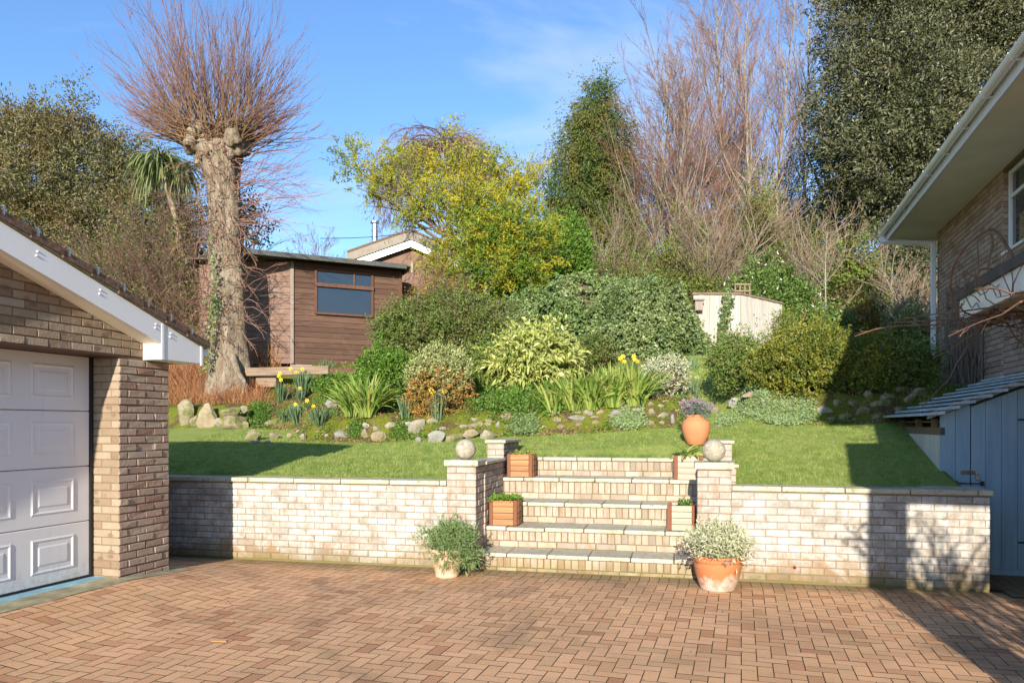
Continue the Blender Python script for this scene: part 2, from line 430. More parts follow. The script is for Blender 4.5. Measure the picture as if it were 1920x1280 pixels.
def sprigs(mb, blobs, nspr, per, L, Wd, ln=.18, rough=.18, up=.35, shell=.72, spread=.8, fold=.25, droop=0.0, freq=4, flat=.0, zmin=None, out=1.0):
    """leaf sprigs over lumpy ellipsoids. blobs: (cx,cy,cz,rx,ry,rz)"""
    B = np.array(blobs, float); vol = (B[:, 3]*B[:, 4]+B[:, 3]*B[:, 5]+B[:, 4]*B[:, 5]); pr = vol/vol.sum()
    which = rng.choice(len(B), nspr, p=pr)
    d = rdir(nspr); wv = waves(9, freq); wv2 = waves(7, freq*2.7)
    amp = 1+rough*wv(d+which[:, None]*3.1)*2.2+rough*.8*wv2(d+which[:, None]*1.7)
    u = np.where(rng.random(nspr) < .7, rng.uniform(.88, 1.0, nspr), shell*rng.random(nspr)**.4)
    r = B[which, 3:6]
    Cc = B[which, 0:3]+d*r*(amp*u)[:, None]
    nrm = unit(d/r)
    ax = unit(nrm*out+np.array([0, 0, up])+rng.normal(0, .35, (nspr, 3)))
    if zmin is not None:
        keep = Cc[:, 2] > (zmin(Cc[:, 0], Cc[:, 1]) if callable(zmin) else zmin); Cc = Cc[keep]; ax = ax[keep]
    n = len(Cc); tt = rng.uniform(0, 1, (n, per)); l = ln*rng.uniform(.5, 1.3, (n, 1))
    P = Cc[:, None]+ax[:, None]*(tt*l)[..., None]+rng.normal(0, ln*.12, (n, per, 3))
    D = ax[:, None]*rng.uniform(.2, 1.0, (n, per, 1))+rng.normal(0, spread, (n, per, 3)); D[..., 2] *= (1-flat)
    P = P.reshape(-1, 3); D = D.reshape(-1, 3)
    s = rng.uniform(.6, 1.25, len(P))
    leafcards(mb, P, D, L*s, Wd*s, fold, droop)
def paths(P0, D0, L, n, wander=.15, up=0.0, down=None):
    """(M,n,3) polylines"""
    m = len(P0); P = np.zeros((m, n, 3)); P[:, 0] = P0; D = unit(D0); L = np.broadcast_to(np.asarray(L, float), (m,))
    st = (L/(n-1))[:, None]
    for i in range(1, n):
        D = unit(D+rng.normal(0, wander, (m, 3))+np.array([0, 0, up]))
        P[:, i] = P[:, i-1]+D*st
    return P
def tubes(mb, P, r0, r1, sides=3, power=1.0):
    m, n, _ = P.shape
    k = np.linspace(0, 1, n)**power
    r0 = np.broadcast_to(np.asarray(r0, float), (m,)); r1 = np.broadcast_to(np.asarray(r1, float), (m,))
    Rr = r0[:, None]*(1-k)+r1[:, None]*k
    T = unit(np.gradient(P, axis=1))
    ref = np.array([.31, .87, .2]); U = unit(np.cross(T, ref)); V_ = np.cross(T, U)
    a = np.arange(sides)*2*pi/sides
    V = P[:, :, None]+Rr[:, :, None, None]*(U[:, :, None]*np.cos(a)[:, None]+V_[:, :, None]*np.sin(a)[:, None])
    base = (np.arange(m)*n*sides)[:, None, None]+(np.arange(n-1)*sides)[None, :, None]; j = np.arange(sides)[None, None]; j2 = (j+1) % sides
    Fq = np.stack([base+j, base+j2, base+sides+j2, base+sides+j], -1).reshape(-1, 4)
    mb.add(V.reshape(-1, 3), Fq)
def sub(P, L, n, per, k0=.2, k1=1.0, ang=.6, up=.1, wander=.12, lr=.5, azb=None):
    """children polylines along parents (M,N,3); returns (M*per,n,3), parent fraction"""
    m, N, _ = P.shape
    f = rng.uniform(k0, k1, (m, per))
    x = f*(N-1); i = np.minimum(x.astype(int), N-2); fr = (x-i)[..., None]
    ii = np.arange(m)[:, None]
    P0 = P[ii, i]*(1-fr)+P[ii, i+1]*fr
    T = unit(P[ii, i+1]-P[ii, i])
    side = unit(np.cross(T, rng.normal(size=T.shape)))
    D = T*np.cos(ang)+side*np.sin(ang)*rng.uniform(.6, 1.3, f.shape)[..., None]
    Lc = (np.broadcast_to(np.asarray(L, float), (m,))[:, None]*lr*(1.15-f*.65)*rng.uniform(.6, 1.2, f.shape)).ravel()
    return paths(P0.reshape(-1, 3), D.reshape(-1, 3), Lc, n, wander, up), Lc, f.ravel()
def ribbons(mb, P0, D0, L, Wd, n=6, droop=.25, wander=.03, keel=.2):
    m = len(P0); P = np.zeros((m, n, 3)); P[:, 0] = P0; D = unit(D0); L = np.broadcast_to(np.asarray(L, float), (m,)); st = (L/(n-1))[:, None]
    dr = np.broadcast_to(np.asarray(droop, float), (m,))
    for i in range(1, n):
        D = D+rng.normal(0, wander, (m, 3)); D[:, 2] -= dr; D = unit(D)
        P[:, i] = P[:, i-1]+D*st
    T = unit(np.gradient(P, axis=1))
    U = unit(np.cross(T, np.array([0, 0, 1.0])+rng.normal(0, .3, (m, 1, 3))))
    Nn = np.cross(U, T)
    prof = np.array([.55]+[1-.0*i for i in range(n-2)]+[.06]); prof[-2] *= .7
    w = (np.broadcast_to(np.asarray(Wd, float), (m,))[:, None]*prof)[..., None]*.5
    V = np.stack([P-U*w+Nn*w*keel*2, P, P+U*w+Nn*w*keel*2], 2)
    base = (np.arange(m)*n*3)[:, None, None]+(np.arange(n-1)*3)[None, :, None]; j = np.arange(2)[None, None]
    Fq = np.stack([base+j, base+j+1, base+j+4, base+j+3], -1).reshape(-1, 4)
    mb.add(V.reshape(-1, 3), Fq)
def blades(mb, P, h, w, lean=.35):
    n = len(P); D = rng.normal(0, lean, (n, 3)); D[:, 2] = 1; D = unit(D); S = unit(np.cross(D, rdir(n)))
    h = np.broadcast_to(np.asarray(h, float), (n,))[:, None]
    V = np.stack([P-S*w*.5, P+S*w*.5, P+D*h], 1).reshape(-1, 3)
    mb.add(V, (np.arange(n)[:, None]*3+np.array([[0, 1, 2]])))

# ------------------------------------------------------------------ brick helpers
def bond(u0, u1, z0, z1, L=.215, H=.065, j=.010, k0=0, half=True, uo=0.0):
    out = []; z = z0; k = k0
    while z < z1-.01:
        u = u0-uo-((L+j)/2 if (k % 2 and half) else 0)
        while u < u1-.005:
            a, b = max(u, u0), min(u+L, u1)
            if b-a > .012: out.append((a, b, z, min(z+H, z1)))
            u += L+j
        z += H+j; k += 1
    return out
def bricks(mb, rects, fn, d=.008, c=.005, jit=.0015, top=None):
    V = []; Q = []
    for (a, b, z0, z1) in rects:
        za = zb = z1
        if top:
            za, zb = min(z1, top(a)), min(z1, top(b))
            if za <= z0+.004 and zb <= z0+.004: continue
            za, zb = max(za, z0+.001), max(zb, z0+.001)
        e = random.gauss(0, jit); q = [random.gauss(0, jit*.7) for _ in range(4)]
        o = [(a, z0), (b, z0), (b, zb), (a, za)]
        i_ = [(a+c, z0+c), (b-c, z0+c), (b-c, max(zb-c, z0+c)), (a+c, max(za-c, z0+c))]
        n = len(V)
        V += [fn(u, z, -.004) for u, z in o]+[fn(u, z, d*.5) for u, z in o]+[fn(u, z, d+e+qq) for (u, z), qq in zip(i_, q)]
        for k in range(4):
            k2 = (k+1) % 4
            Q += [[n+k, n+k2, n+4+k2, n+4+k], [n+4+k, n+4+k2, n+8+k2, n+8+k]]
        Q.append([n+8, n+9, n+10, n+11])
    mb.add(V, np.array(Q))

# ------------------------------------------------------------------ ground
def lin(a, b, st): return list(np.arange(a, b, st))
def make_terrain():
    ss = sorted(set([round(v, 4) for v in lin(-120, -20, 8)+lin(-20, -9, .5)+lin(-9, 4, .09)+lin(4, 14, .4)+lin(14, 121, 8)+[-2.31, -2.30, .49, .5, 2.84, 2.85]]))
    ts = sorted(set([round(v, 4) for v in [8.2]+lin(8.3, 15, .09)+lin(15, 24, .3)+lin(24, 60, 2)+lin(60, 161, 10)+[9.05, 9.06, 9.84, 9.85]]))
    S, T = np.meshgrid(ss, ts)
    Z = terr(S, T)
    bumpy = .03*np.sin(S*7.1+T*2)*np.sin(T*6.3+S)+.02*np.sin(S*13+1)*np.cos(T*11)
    Z = Z+np.where(T > tb(S)+.05, bumpy, 0)*(1-np.exp(-((S-.58)/.36)**4))
    Z = np.where((S > -2.305) & (S < .495) & (T < 9.845), -.3, Z)
    Z = np.where((S > 2.845) & (T < 9.055), -.5, Z)
    P = np.stack([S*cos(TH)+T*sin(TH), -S*sin(TH)+T*cos(TH), Z], -1).reshape(-1, 3)
    ns, nt = len(ss), len(ts)
    i = np.arange(nt-1)[:, None]*ns+np.arange(ns-1)[None]
    Fq = np.stack([i, i+1, i+ns+1, i+ns], -1)
    sc, tc = (S[:-1, :-1]+S[1:, 1:])/2, (T[:-1, :-1]+T[1:, 1:])/2
    pathm = np.exp(-((sc-.58)/.40)**4) > .4
    isl = (tc < tb(sc)) | (pathm & (tc < 17))
    used = lambda m: (np.unique(Fq[m], return_inverse=True))
    obs = []
    for nm, m, ma in (('lawn', isl, M['lawn']), ('hillside', ~isl, M['bed'])):
        f = Fq[m]; u, inv = np.unique(f, return_inverse=True)
        mb = MB(); mb.add(P[u], inv.reshape(f.shape))
        o = mb.build(nm, ma, sm=True); o['kind'] = 'structure'; obs.append(o)
    return obs
def lawnmat():
    n = NT('lawn_turf'); f = n.noise(1.3, 5, .7); g = n.noise(60, 4, .8)
    c = n.ramp(f, [(.3, (.20, .29, .06)), (.5, (.30, .37, .09)), (.7, (.38, .42, .14))])
    c = n.mix(n.ramp(g, [(.4, 0.0), (.65, .6)]), c, (.30, .38, .10))
    c = n.mix(n.ramp(n.noise(5, 5, .8), [(.52, 0.0), (.72, .6)]), c, (.36, .31, .13))
    c = n.mix(n.ramp(n.noise(14, 4, .8), [(.52, 0.0), (.66, .55)]), c, (.11, .18, .035))
    c = n.mix(n.ramp(n.noise(2.3, 6, .8), [(.58, 0.0), (.68, .6)]), c, (.22, .15, .075))
    return n.done(n.bsdf(c, .95, n.bump(g, .9, .03), spec=.1))
def bedmat():
    n = NT('bed_soil'); f = n.noise(2.6, 5, .7); g = n.noise(30, 4, .8)
    c = n.ramp(g, [(.3, (.06, .038, .024)), (.6, (.14, .09, .06))])
    c = n.mix(n.ramp(f, [(.40, 0.0), (.50, .95)]), c, n.mix(n.noise(16, 3), (.10, .135, .012), (.20, .22, .03)))
    return n.done(n.bsdf(c, .95, n.bump(n.math('ADD', g, n.noise(9, 4)), .9, .04), spec=.1))
M['lawn'] = lawnmat(); M['bed'] = bedmat()
make_terrain()

FG = Fr(-3.579, 7.78, GA)      # garage corner frame: x' towards the yard, y' away from the camera
def g_loc(x, y):
    dx, dy = x-FG.x, y-FG.y
    return dx*cos(GA)-dy*sin(GA), dx*sin(GA)+dy*cos(GA)
def drive_h(x, y):
    xp, yp = g_loc(x, y)
    a = 1-smooth(xp/1.3)
    b = np.interp(yp, [-.65, 0, 1.15], [.145, .10, 0])
    return a*b
def make_drive():
    mb = MB(); mb.add([(-200, -200, -.06), (200, -200, -.06), (200, 200, -.06), (-200, 200, -.06)], np.array([[0, 1, 2, 3]]))
    o = mb.build('ground', plain('far_ground', (.20, .12, .08), .95, .3, 1)); o['kind'] = 'structure'
    # driveway: jointing bed plus herringbone blocks
    ss = np.arange(-8, 7.01, .06); ts = np.arange(-3, 8.21, .06); S, T = np.meshgrid(ss, ts)
    X = S*cos(TH)+T*sin(TH); Y = -S*sin(TH)+T*cos(TH)
    Pt = np.stack([X, Y, drive_h(X, Y)-.0028], -1).reshape(-1, 3)
    i = np.arange(len(ts)-1)[:, None]*len(ss)+np.arange(len(ss)-1)[None]
    mb = MB(); mb.add([ST(2.9, 8.2, -.003), ST(7, 8.2, -.003), ST(7, 9.6, -.003), ST(2.9, 9.6, -.003)], np.array([[0, 1, 2, 3]])); mb.add(Pt, np.stack([i, i+1, i+len(ss)+1, i+len(ss)], -1).reshape(-1, 4))
    o = mb.build('driveway_joints', M['joint']); o['kind'] = 'structure'
    g = .0036; U = .1013; FP = Fr(0, 0, GA); polys = []
    def clip(P, f):
        out = []
        for a, b in zip(P, P[1:]+P[:1]):
            fa, fb = f(a), f(b)
            if fa >= 0: out.append(a)
            if (fa >= 0) != (fb >= 0): k = fa/(fa-fb); out.append((a[0]+(b[0]-a[0])*k, a[1]+(b[1]-a[1])*k))
        return out
    for i in range(-90, 62):                     # herringbone laid square to the garage and house
        for j in range(-16, 104):
            k = (i-j) % 4
            if k == 0: r = (i, j, i+2, j+1)
            elif k == 3: r = (i, j, i+1, j+2)
            else: continue
            a, b, c, d = [v*U for v in r]
            P = [tuple(FP.w(np.array([u, v, 0.]))[:2]) for u, v in ((a+g, b+g), (c-g, b+g), (c-g, d-g), (a+g, d-g))]
            s_, t_ = toST(*P[0]); xp, yp = g_loc(*P[0])
            if t_ < -1 or s_ < -8 or s_ > 7 or (xp < .0 and yp < .1): continue
            if s_ < 2.96: P = clip(P, lambda q: 7.818-toST(*q)[1])
            elif t_ > 9.3: continue
            if len(P) >= 3: polys.append(P)
    s = -8.0
    while s < 2.95: polys.append([tuple(ST(u, v)[:2]) for u, v in ((s+g, 7.826), (s+.1013-g, 7.826), (s+.1013-g, 8.04), (s+g, 8.04))]); s += .1013
    V = []; Q = []
    for P in polys:
        e = random.gauss(0, .0005); n = len(V)
        for q in P: V.append((q[0], q[1], float(drive_h(q[0], q[1]))+e))
        Q.append(list(range(n, n+len(P))))
    mb = MB(); mb.V = [np.array(V)]; mb.F = [np.array([q]) for q in Q]; mb.n = len(V)
    o = mb.build('driveway', M['paver'], rot=-TH); o['kind'] = 'structure'
    gx = np.linspace(-.13, .165, 9); gy = np.linspace(-6.2, .16, 60); A, B_ = np.meshgrid(gx, gy); Pw = FG.w(np.stack([A, B_, A*0], -1)); Pw[..., 2] = drive_h(Pw[..., 0], Pw[..., 1])+.004+.002*np.sin(A*40+B_*9)
    i = np.arange(59)[:, None]*9+np.arange(8)[None]; mb = MB(); mb.add(Pw.reshape(-1, 3), np.stack([i, i+1, i+10, i+9], -1).reshape(-1, 4))
    o = mb.build('kerb_strip', M['concrete'], org=FG.w(np.array([0, -3, 0.])), rot=FG.rot); o['kind'] = 'structure'
make_drive()

# ------------------------------------------------------------------ retaining wall, piers and steps
WT = 8.05
def coping(mb, u0, u1, t0, t1, z0, z1, L=.60, axis='s', off=0.0):
    u = u0-off
    while u < u1-.01:
        a, b = max(u, u0)+.004, min(u+L, u1)-.004
        if b-a > .03:
            if axis == 's': mb.bbox(a, b, t0+random.gauss(0, .002), t1, z0, z1+random.gauss(0, .0015), .007)
            else: mb.bbox(t0, t1, a, b, z0, z1+random.gauss(0, .0015), .007)
        u += L
def ret_wall(s0, s1, label, off):
    t = thing('retaining_wall', label, 'wall', ST((s0+s1)/2, WT+.1, 0), -TH, 'low walls either side of the steps')
    mb = FW.mb(); mb.box(s0, s1, WT+.004, WT+.22, -.05, .928); mb.build('mortar', M['mortar_ret'], t)
    mb = FW.mb(); bricks(mb, bond(s0, s1, .022, .925, uo=off), lambda u, z, d: (u, WT+.002-d, z), d=.007, c=.006, jit=.0022)
    if s1 > 2: bricks(mb, bond(WT, WT+.95, .022, .925), lambda u, z, d: (s1+d, u, z), d=.006)
    mb.build('brickwork', M['brick_ret'], t)
    mb = FW.mb(); coping(mb, s0, s1+(.03 if s1 > 2 else 0), WT-.035, WT+.25, .932, .982, off=off)
    if s1 > 2: mb.prism([(2.35, WT+.256), (s1+.03, WT+.256), (2.90, WT+.98), (2.80, WT+.98)], .934, .980, 'xy')
    mb.build('coping', M['slab'], t)
    if s1 > 2:
        mb = FW.mb(); mb.box(s0+.3, s1-.012, WT+.22, WT+.95, -.05, .93); mb.build('backing', M['mortar_ret'], t)
        mb = MB(); mb.lathe([(.024, -.02), (.024, .012), (.018, .012), (.018, -.02)], 16)
        V = mb.V[0]; V = V[:, [0, 2, 1]]; V[:, 1] *= -1; V[:, 0] += 1.147; V[:, 1] += WT-.004; V[:, 2] += .165
        m2 = FW.mb(); m2.add(V, mb.F[0]); m2.build('drain_pipe', M['terracotta'], t)
        m2 = FW.mb(); m2.box(1.131, 1.163, WT-.012, WT-.008, .149, .181); m2.build('drain_hole', M['rubber'], t)
ret_wall(-7.4, -2.549, 'long whitewashed brick wall between the garage and the steps, its left end in shadow', .03)
ret_wall(.534, 2.93, 'whitewashed brick wall right of the steps with a drain hole near its foot', .11)

def pier(s0, s1, t0, t1, zt, capz, label, name='brick_pier', z0=0.0, ov=.03, zb=.022, capt=None):
    t = thing(name, label, 'pier', ST((s0+s1)/2, (t0+t1)/2, z0), -TH, 'brick piers framing the steps')
    mb = FW.mb(); mb.box(s0+.004, s1-.004, t0+.004, t1-.004, z0-.05, zt); mb.build('mortar', M['mortar'], t)
    mb = FW.mb(); z = zt-.003
    n = int((zt-zb-z0)/.075)+1; zz = zt-n*.075
    w, d = s1-s0, t1-t0
    bl = .215 if w > .3 else .215
    bricks(mb, bond(s0, s1, zz, zt-.002, uo=.0 if w > .3 else .0), lambda u, z, q: (u, t0+.004-q, z), d=.006)
    bricks(mb, bond(t0, t1, zz, zt-.002, k0=1), lambda u, z, q: (s1-.004+q, u, z), d=.006)
    bricks(mb, bond(t0, t1, zz, zt-.002, k0=1), lambda u, z, q: (s0+.004-q, u, z), d=.006)
    mb.build('brickwork', M['brick_pier'], t)
    mb = FW.mb()
    if d > .5: coping(mb, t0-ov, t1+ov, s0-ov, s1+ov, zt+.002, capz, .5, 't')
    else: mb.bbox(s0-ov, s1+ov, t0-ov, t1+ov, zt+.002, capz, .010)
    mb.build('cap', M['slab'], t)
    return t
pier(-2.545, -2.21, 8.035, 8.37, 1.149, 1.219, 'tall front brick pier left of the steps, carrying a stone ball')
pier(.19, .53, 8.035, 8.375, 1.147, 1.222, 'tall front brick pier right of the steps, behind the variegated potted shrub')
pier(-2.41, -2.195, 9.33, 10.26, 1.375, 1.415, 'rear brick block at the top left of the steps with a plain slab on it')
pier(.405, .62, 9.33, 10.2, 1.385, 1.425, 'rear brick block at the top right of the steps, behind the right stone ball')
pier(-2.41, -2.195, 8.385, 9.32, 1.150, 1.188, 'low side wall linking the left front pier to the rear block')
pier(.405, .60, 8.39, 9.32, 1.150, 1.188, 'low side wall linking the right front pier to the rear block')

def ball(s, t, z, r, label):
    mb = MB(); th = np.linspace(-pi/2, pi/2, 25); prof = [(max(r*cos(a), .0005), r*sin(a)+r) for a in th]
    mb.lathe(prof, 48); o = mb.build('stone_ball', M['ball'], org=ST(s, t, z), sm=True, world=False)
    o.rotation_euler = (0, 0, random.random()*6)
    tag(o, label, 'stone ball', 'stone balls on the front piers')
ball(-2.375, 8.20, 1.217, .118, 'lichen-spotted stone ball on the left front pier')
ball(.362, 8.20, 1.220, .121, 'lichen-spotted stone ball on the right front pier')

TR = [(8.05, .1975, -1.856), (8.45, .434, -1.955), (8.87, .680, -1.79), (9.29, .944, -1.92), (9.71, 1.187, -1.75)]
st = thing('garden_steps', 'five broad brick steps with pale slab treads climbing to the lawn', 'steps', ST(-.9, 8.9, 0), -TH)
SL, SRr = -2.192, .402
for k, (t, z, j) in enumerate(TR):
    z0 = 0.0 if k == 0 else TR[k-1][1]
    mb = FW.mb(); mb.box(SL, SRr, t+.008, (TR[k+1][0]+.02 if k < 4 else 9.86), -.05 if k == 0 else z0-.2, z-.048); mb.build('mortar', M['mortar_step'], st)
    mb = FW.mb()
    h = z-.045-z0; zb = z0+.004; rs = []
    lowc = min(.065, h-.105-.015)
    if lowc > .02: rs += bond(SL, SRr, zb, zb+lowc, L=.215, H=lowc, uo=.07*k)
    u = SL+.03*k
    rs2 = []
    u = SL-.02*k
    while u < SRr:
        a, b = max(u, SL), min(u+.066+random.uniform(-.004, .004), SRr)
        if b-a > .02: rs2.append((a, b, zb+lowc+.009, z-.05))
        u += .0755
    bricks(mb, rs+rs2, lambda uu, zz, q: (uu, t+.006-q, zz), d=.006, c=.005, jit=.002)
    mb.build('riser', M['brick_step'], st)
    mb = FW.mb(); u = j-.45*3
    while u < SRr:
        a, b = max(u, SL), min(u+.447, SRr)
        if b-a > .04: mb.bbox(a+.003, b-.003, t-.032+random.gauss(0, .002), (TR[k+1][0]+.012 if k < 4 else 9.88), z-.044+random.gauss(0, .001), z+random.gauss(0, .002), .008)
        u += .451
    mb.build('tread', M['slab'], st)

# ------------------------------------------------------------------ garage
g = thing('garage', 'brick garage at the left with a white panelled door and white bargeboards', 'garage', FG.w(np.array([0, -3., 0])), FG.rot)
zl = lambda y: 2.621-.333*(y+.349) if y > -2.9 else 3.471-.333*(-2.9-y)
mb = FG.mb()
mb.box(-.317, -.006, -.646, -.006, -.05, 2.276)
mb.prism([(-5.9, 2.282), (-.006, 2.282), (-.006, 2.40), (-2.9, 3.33), (-5.9, 2.34)], -.3, -.006, 'yz')
mb.box(-.317, -.006, -5.9, -4.95, -.05, 2.276)
mb.box(-6.5, -.30, -.24, -.008, -.05, 2.38)
mb.build('mortar', M['mortar_dark'], g)
mb = FG.mb()
bricks(mb, bond(-.648, 0, .085, 2.262, k0=1), lambda u, z, d: (-.004+d, u, z), d=.010, c=.007, jit=.003)
mb.build('pilaster_face', M['brick_rough'], g)
mb = FG.mb()
bricks(mb, bond(-.315, 0, .085, 2.262), lambda u, z, d: (u, -.648+.004-d, z), d=.006)
bricks(mb, bond(-6.3, 0, .01, 2.262), lambda u, z, d: (u, -.008+d, z), d=.006)
mb.build('reveal', M['brick_gar'], g)
mb = FG.mb()
bricks(mb, bond(-5.9, 0, 2.285, 3.5), lambda u, z, d: (-.004+d, u, z), d=.006, top=lambda u: zl(u)-.215+.02)
bricks(mb, bond(-5.9, -4.95, .085, 2.262), lambda u, z, d: (-.004+d, u, z), d=.006)
mb.build('gable_brickwork', M['brick_gar'], g)
mb = FG.mb(); mb.box(-.31, .004, -4.95, -.60, 2.268, 2.281); mb.build('lintel', plain('lintel_brown', (.09, .045, .03), .7), g)

# door: four hinged sections with raised motifs
def motif(mb, y0, y1, z0, z1, x):
    """raised panel moulding: outward ridge, sunken ring, raised field"""
    rings = [(0, 0), (.018, .007), (.036, .0), (.060, -.003), (.085, .005)]
    V = []; Q = []
    for k, (i_, h) in enumerate(rings):
        V += [(x+h, y0+i_, z0+i_), (x+h, y1-i_, z0+i_), (x+h, y1-i_, z1-i_), (x+h, y0+i_, z1-i_)]
        if k:
            for q in range(4): Q.append([4*(k-1)+q, 4*(k-1)+(q+1) % 4, 4*k+(q+1) % 4, 4*k+q])
    n = 4*(len(rings)-1); Q.append([n, n+1, n+2, n+3]); mb.add(V, np.array(Q))
for k in range(4):
    z0 = .165+k*.527; mb = FG.mb()
    mb.bbox(-.36, -.315, -4.93, -.69, z0+.003, z0+.524, .006)
    y1 = -.86
    while y1 > -4.8:
        motif(mb, y1-.455, y1, z0+.105, z0+.425, -.3148); y1 -= .633
    mb.build('door_section', M['door_white'], g)
mb = FG.mb(); mb.box(-.37, -.302, -.69, -.655, .14, 2.276); mb.box(-.37, -.302, -4.95, -.69, 2.262, 2.2675); mb.box(-.345, -.308, -4.93, -.69, .143, .167)
mb.box(-.375, -.36, -4.95, -.655, .14, 2.27)
mb.build('door_seal', M['rubber'], g)
mb = FG.mb(); mb.box(-.33, -.125, -4.95, -.652, .0, .148); mb.build('threshold', M['threshold'], g)
P_ = .24
mb = FG.mb()
mb.prism([(-2.9, zl(-2.9)), (-.33, zl(-.33)), (-.33, zl(-.33)-.212), (-2.9, zl(-2.9)-.212)], P_-.02, P_, 'yz')
mb.prism([(-2.9, zl(-2.9)), (-6.2, zl(-6.2)), (-6.2, zl(-6.2)-.212), (-2.9, zl(-2.9)-.212)], P_-.02, P_, 'yz')
barge = mb.build('bargeboard', M['white'], g)
mb = FG.mb()
mb.prism([(-.349, 2.262), (.209, 2.262), (.209, zl(.209)), (-.349, zl(-.349))], P_-.016, P_-.002, 'yz')
mb.box(.0, P_-.016, -.349, -.335, 2.262, zl(-.35)-.07)
mb.box(-.02, P_-.016, -.335, .209, 2.258, 2.27)
mb.box(P_-.03, P_+.005, -.362, -.330, 2.258, zl(-.33)-.003)
mb.box(P_-.03, P_+.005, .195, .225, 2.240, zl(.2)+.01)
mb.box(-6.3, P_-.02, .195, .21, 2.262, zl(.21))
mb.build('box_end', M['white'], g)
mb = FG.mb(); mb.prism([(-2.9, zl(-2.9)-.20), (-.349, zl(-.349)-.20), (-.349, zl(-.349)-.188), (-2.9, zl(-2.9)-.188)], 0, P_-.02, 'yz')
mb.prism([(-2.9, zl(-2.9)-.20), (-6.2, zl(-6.2)-.20), (-6.2, zl(-6.2)-.188), (-2.9, zl(-2.9)-.188)], 0, P_-.02, 'yz')
mb.build('soffit', M['soffit'], g)
mb = FG.mb()
for y in (-.24, -.44, -1.10, -1.72, -2.4):
    for dz in (-.055, -.095):
        yy = y-(.01 if dz < -.08 else 0); z = zl(yy)+dz
        n = MB(); n.lathe([(.0085, 0), (.0085, .006), (.004, .011), (.0003, .012)], 10)
        V = n.V[0]; V = np.stack([V[:, 2]+P_-.001, V[:, 0]+yy, V[:, 1]+z], -1); mb = FG.mb(); mb.add(V, n.F[0]); mb.build('screw_cap', M['white'], barge)
# roof: courses of concrete tiles, mossy verge
mb = FG.mb(); sl = math.atan(.333); L_ = .31
k = 0; y = .30
while y > -2.9:
    z = zl(y)+.035; c_, s_ = cos(sl), sin(sl)
    y2 = y-L_*1.15*c_; z2 = z+L_*1.15*s_-.022
    for xx in np.arange(-6.4, .27, .3):
        a = random.gauss(0, .003)
        mb.prism([(y, z+a-.005), (y, z+.062+a), (y2, z2+.060+a), (y2, z2+a-.005)], xx, min(xx+.296, .275), 'yz')
    y -= L_*c_; k += 1
mb.prism([(-2.85, zl(-2.85)+.02), (-2.85, zl(-2.85)+.08), (-6.2, zl(-6.2)+.08), (-6.2, zl(-6.2)+.02)], -6.4, .27, 'yz')
rt_ = mb.build('roof_tiles', M['tile'], g)
mb = FG.mb(); mb.prism([(.27, zl(.27)+.004), (.27, zl(.27)+.028), (-2.9, zl(-2.9)+.028), (-2.9, zl(-2.9)+.004)], -6.4, .262, 'yz')
mb.build('verge_strip', plain('mossy_undercloak', (.14, .13, .07), .95, .4, 20), g)
for k in range(9):
    y = .02-k*L_*cos(sl)
    mb = FG.mb(); z = zl(y)+.03
    mb.box(.277, .284, y-.006, y+.006, z+.02, z+.085); mb.box(.25, .284, y-.006, y+.006, z+.083, z+.088); mb.build('roof_clip', M['steel'], rt_)
mb = FG.mb(); n = MB(); n.lathe([(.052, 0), (.052, 6.5)], 20); V = n.V[0]; mb.add(np.stack([V[:, 2]-6.28, V[:, 0]*.9+.275, V[:, 1]*.8+2.385], -1), n.F[0])
mb.box(.19, .225, .225, .33, 2.345, 2.43)
mb.build('gutter', M['white'], g)

# ------------------------------------------------------------------ house on the right
FH = Fr(5.9, 8.0, GA)
h = thing('house', 'brick house at the right with deep white eaves and a white framed window', 'house', FH.w(np.array([2., 0, 0])), FH.rot)
YF = 5.33; EZ = 4.97; YN = -9.0
wy0, wy1, wz0, wz1 = -.6, 1.893, 3.86, 4.93
mb = FH.mb()
mb.box(.004, 6, wy1, YF, -.2, EZ); mb.box(.004, 6, YN, wy0, -.2, EZ); mb.box(.004, 6, wy0, wy1, -.2, wz0); mb.box(.004, 6, wy0, wy1, wz1, EZ)
mb.build('mortar', M['mortar_dark'], h)
mb = FH.mb()
fn = lambda u, z, d: (.004-d, u, z)
bricks(mb, bond(wy1, YF, 1.2, EZ, k0=1), fn); bricks(mb, bond(YN, wy1, .02, wz0), fn); bricks(mb, bond(YN, wy0, wz0+.002, EZ), fn)
bricks(mb, bond(.0, .1, wz0+.01, wz1), lambda u, z, d: (u, wy1+.004-d, z)); bricks(mb, bond(0, 6, 1.5, EZ), lambda u, z, d: (u, YF-.004+d, z))
mb.build('wall', M['brick_house'], h)
mb = FH.mb()
for a, b in ((wz0, wz0+.06), (wz1-.055, wz1), (wz0+.70, wz0+.75)): mb.bbox(.06, .12, wy0, wy1-.002, a, b)
for a, b in ((wy1-.06, wy1-.003), (wy1-.80, wy1-.74), (wy1-1.55, wy1-1.49), (wy0, wy0+.06)): mb.bbox(.055, .118, a, b, wz0, wz1)
mb.box(-.03, .08, wy0, wy1, wz0-.03, wz0+.004)
fr_ = mb.build('window_frame', M['white'], h)
mb = FH.mb(); mb.box(.09, .10, wy0+.02, wy1-.02, wz0+.02, wz1-.02); mb.build('window_pane', M['glass_dark'], fr_)
mb = FH.mb(); mb.box(-.74, .0, YN, YF+.5, EZ, EZ+.012); mb.box(0, 6.3, YF, YF+.5, EZ, EZ+.012); mb.build('soffit', M['soffit'], h)
mb = FH.mb(); mb.box(-.765, -.74, YN, YF+.52, EZ-.015, EZ+.19); mb.box(-.74, 6.3, YF+.5, YF+.52, EZ-.015, EZ+.19); mb.build('fascia', M['white'], h)
